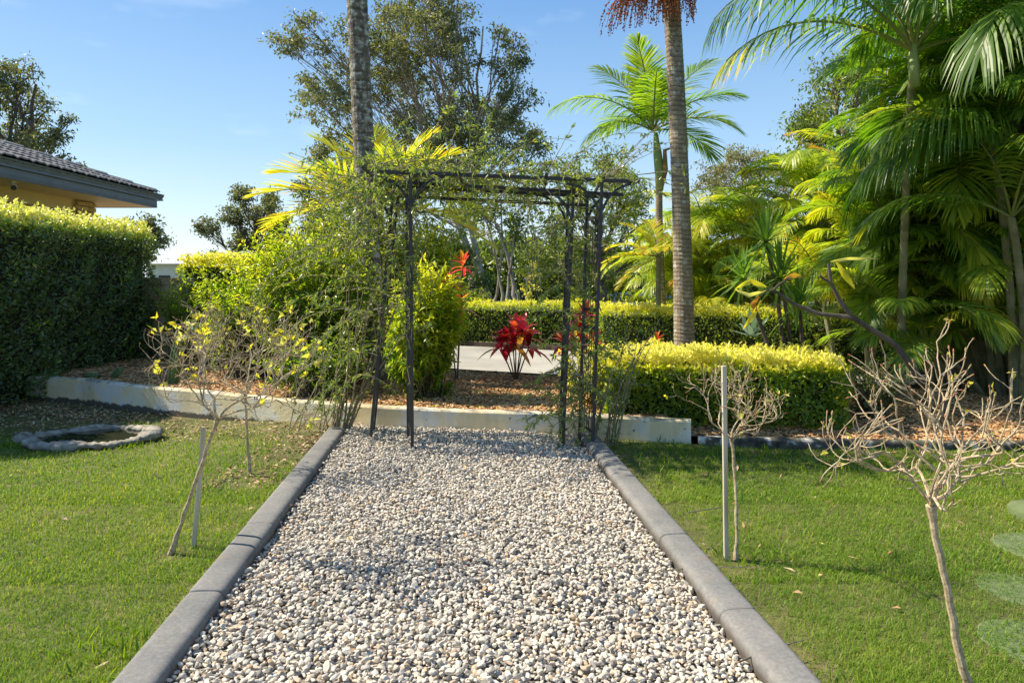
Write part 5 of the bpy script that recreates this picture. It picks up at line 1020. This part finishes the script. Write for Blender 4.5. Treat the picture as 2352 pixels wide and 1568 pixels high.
tree('gum_tree', 'pale multi stemmed tree seen in the middle of the arbor opening', g_(1150, 27), 27, [(1100, 470, 50), (1150, 450, 50), (1200, 480, 45), (1120, 520, 30), (1190, 530, 36), (1060, 480, 40), (1230, 440, 40)], L_tree, M_bark_pale, r=.085, leaf=.18, tips=14, per=34, clump=.42, stems=5, group=bt, splay=.95, dj=.8)
bg2 = 'broad trees behind the right hedge'
tree('broadleaf_tree', 'rounded green tree above the right half of the arbor', g_(1385, 24), 24, [(1385, 370, 36), (1350, 400, 40), (1420, 400, 40), (1300, 420, 26), (1440, 450, 45), (1400, 480, 60), (1330, 470, 50), (1460, 520, 40), (1400, 560, 60), (1320, 560, 45), (1465, 580, 35), (1290, 500, 40)], L_tree, M_bark_dark, r=.22, leaf=.13, tips=18, per=60, clump=.34, group=bg2, tcen=.5)
tree('broadleaf_tree', 'dense shaded tree low in the arbor opening, right of the pale stems', g_(1290, 30), 30, [(1260, 560, 50), (1300, 600, 45), (1230, 610, 40), (1330, 640, 40), (1270, 650, 40), (1200, 580, 30)], L_tree, M_bark_dark, r=.2, leaf=.15, tips=18, per=60, clump=.4, group=bg2, tcen=.32)
tree('broadleaf_tree', 'dark tree low in the arbor opening, left of the pale stems', g_(1050, 32), 32, [(1040, 560, 45), (1080, 600, 40), (1000, 590, 45), (1050, 640, 40), (1110, 645, 30), (980, 540, 40)], L_tree, M_bark_dark, r=.2, leaf=.16, tips=18, per=60, clump=.42, group=bg2, tcen=.28)
tree('broadleaf_tree', 'shaded tree low behind the right arbor posts', g_(1440, 29), 29, [(1400, 640, 40), (1440, 620, 45), (1480, 640, 40), (1420, 665, 35), (1500, 600, 40), (1540, 650, 45)], L_tree, M_bark_dark, r=.2, leaf=.15, tips=18, per=60, clump=.42, group=bg2, tcen=.3)
tree('broadleaf_tree', 'pale olive rounded tree on the skyline right of the ringed trunk', g_(1700, 34), 34, [(1630, 400, 36), (1670, 370, 40), (1720, 355, 42), (1770, 370, 44), (1800, 400, 40), (1740, 410, 50), (1680, 420, 46), (1620, 440, 36), (1820, 440, 40), (1700, 470, 60), (1610, 490, 40), (1780, 480, 60)], L_gum, M_bark_pale, r=.25, leaf=.16, tips=18, per=60, clump=.4, group=bg2, tcen=.62)
tree('broadleaf_tree', 'big dark leathery leaved tree rising behind the cane palms at right', g_(1950, 17), 17, [(1930, 190, 60), (1990, 130, 80), (1880, 250, 60), (1840, 300, 46), (1960, 280, 80), (2050, 200, 90), (2060, 330, 90), (1900, 350, 66), (1830, 370, 40), (1860, 430, 60), (1960, 400, 80), (2120, 120, 90), (1800, 400, 26), (1890, 480, 60)], L_tree, M_bark_dark, r=.2, leaf=.13, tips=20, per=60, clump=.40, group=bg2, tcen=.42, dj=.8)
tree('broadleaf_tree', 'shaded tree filling the gap behind the cane palms, near the right edge', g_(2250, 19), 19, [(2150, 300, 90), (2250, 200, 100), (2330, 330, 100), (2200, 450, 90), (2320, 520, 90), (2100, 560, 80), (2360, 100, 100), (2010, 600, 70), (2240, 620, 80)], L_tree, M_bark_dark, r=.2, leaf=.16, tips=18, per=60, clump=.42, group=bg2, tcen=.3, dj=.8)
tree('broadleaf_tree', 'dark tree behind the yellow green cane palms, right of the ringed trunk', g_(1780, 24), 24, [(1640, 560, 50), (1700, 600, 60), (1780, 570, 70), (1860, 620, 60), (1620, 640, 50), (1740, 660, 40), (1930, 560, 70)], L_tree, M_bark_dark, r=.2, leaf=.17, tips=18, per=60, clump=.42, group=bg2, tcen=.3)
tree('sapling', 'thin staked sapling with pale yellow leaves, centre of the arbor opening', g_(1213, 19), 19, [(1222, 606, 9), (1218, 632, 7), (1205, 655, 10), (1228, 660, 9), (1215, 672, 9)], L_yel, M_bark_pale, r=.03, leaf=.12, tips=5, per=8, clump=.09, tcen=.35, group=None, dj=.05, trunk_top=(at(1218, 600, 19)[0], 19, at(1218, 600, 19)[2]))
# far shrubs, fence and buildings
for i, (px, w_, Y, top) in enumerate(((820, 150, 24, 640), (1090, 80, 25, 668), (1330, 90, 24, 662), (1470, 90, 22, 668))):
    c = at(px, 660, Y); shoot_plant('shrub', ('low green shrub beyond the fence, behind the left shrubs', 'low shrub beyond the fence at the left of the arbor opening', 'low bright shrub beyond the fence behind the right arbor posts', 'low shrub beyond the fence, left of the slim palm stem')[i], 'shrub', (c[0], Y, .1), (c[0], Y, .5), (w_ / FPX * Y * .55, .8, .7), 70, 20, .14, .5, L_tree, tcen=.45, tvar=.25, group='shrubs beyond the fence', rich=False)
fe = thing('fence', (2.5, 18.2, .1), 'low white rail fence running behind the hedges', 'fence'); x = -1.6
while x < 9: mb = MB(); box(mb, (x, 18.2, .47), (.07, .07, .80)); mb.build('post', M_white, fe); x += 1.05
for z in (.32, .58, .83): mb = MB(); box(mb, (3.7, 18.24, z), (11, .03, .06)); mb.build('rail', M_white, fe)
def shed(label, px0, px1, ytop, yroof, Y, group='far buildings'):
    a, b = at(px0, yroof, Y), at(px1, yroof, Y); r = thing('house', ((a[0] + b[0]) / 2, Y, .1), label, 'house', group); mb = MB(); box(mb, ((a[0] + b[0]) / 2, Y + 3, (a[2] + .1) / 2), (b[0] - a[0], 6, a[2] - .1)); mb.build('wall', M_white, r)
    t = at(px0, ytop, Y)[2]; mb = MB(); V = [[a[0] - .4, Y - .4, a[2]], [b[0] + .4, Y - .4, a[2]], [b[0] - .6, Y + 3, t], [a[0] + .6, Y + 3, t], [b[0] + .4, Y + 6.4, a[2]], [a[0] - .4, Y + 6.4, a[2]]]; mb.add(V, [[0, 3, 5], [1, 4, 2]], [[0, 1, 2, 3], [3, 2, 4, 5], [0, 5, 4, 1]]); mb.build('roof', M_tin, r)
    mb = MB(); box(mb, (a[0] * .5 + b[0] * .5, Y - .03, a[2] * .55), ((b[0] - a[0]) * .3, .05, .8)); mb.build('window', M_black, r)
shed('distant roof of pale metal showing between the tall hedge and golden hedge', 336, 420, 597, 606, 38)
shed('white distant building seen low in the arbor opening', 1075, 1185, 660, 672, 45)
shed('small pale distant building just left of the ringed palm trunk base', 1455, 1545, 672, 684, 30)

# far wood closing the horizon
def wood(label, x0, x1, Y, h, n, t=.35):
    X = U(x0, x1, n); hh = h * (.62 + .38 * (wob(np.stack([X, X * 0, X * 0], -1), .25, 1) * .6 + wob(np.stack([X, X * 0, X * 0], -1), .9, 2) * .4)); Z = hh * U(0, 1, n) ** .8
    P = np.stack([X, Y + R.normal(0, 1.5, n) + .8 * wob(np.stack([X, Z, Z], -1), 1.3), .1 + Z], -1); mb = MB(); l_ = .42 * U(.6, 1.3, n)
    tt = np.clip(t + .3 * wob(P, .9, 1) + R.normal(0, .1, n), 0, 1); leaves(mb, P, rdir(n) + A(0, 0, -.3), rdir(n) + A(0, -.3, .4), l_, l_ * .6, tt, .1); return tag(mb.build('woods', L_tree, kind='stuff'), label, 'woods')
wood('far line of dark trees closing the horizon beyond the driveway', -9, 60, 46, 5.2, 42000)
wood('low far line of scrub on the horizon at the left', -60, -9, 60, 2.2, 12000)

mb = MB(); n = 260; X = U(-3.4, 1.0, n); Y = wallY(X) + U(.15, 1.4, n); P = np.stack([X, Y, bed_z(X, Y) + .025], -1); D = rdir(n); D[:, 2] *= .25
leaves(mb, P, D, rdir(n) * .35 + A(0, 0, 1), U(.03, .065, n), U(.015, .03, n), U(0, .75, n), U(-.2, .3, n)[:, None], rich=True)
tag(mb.build('leaf_litter', L_yel, kind='stuff'), 'yellow fallen leaves on the mulch under the shrubs behind the wall', 'leaf litter')
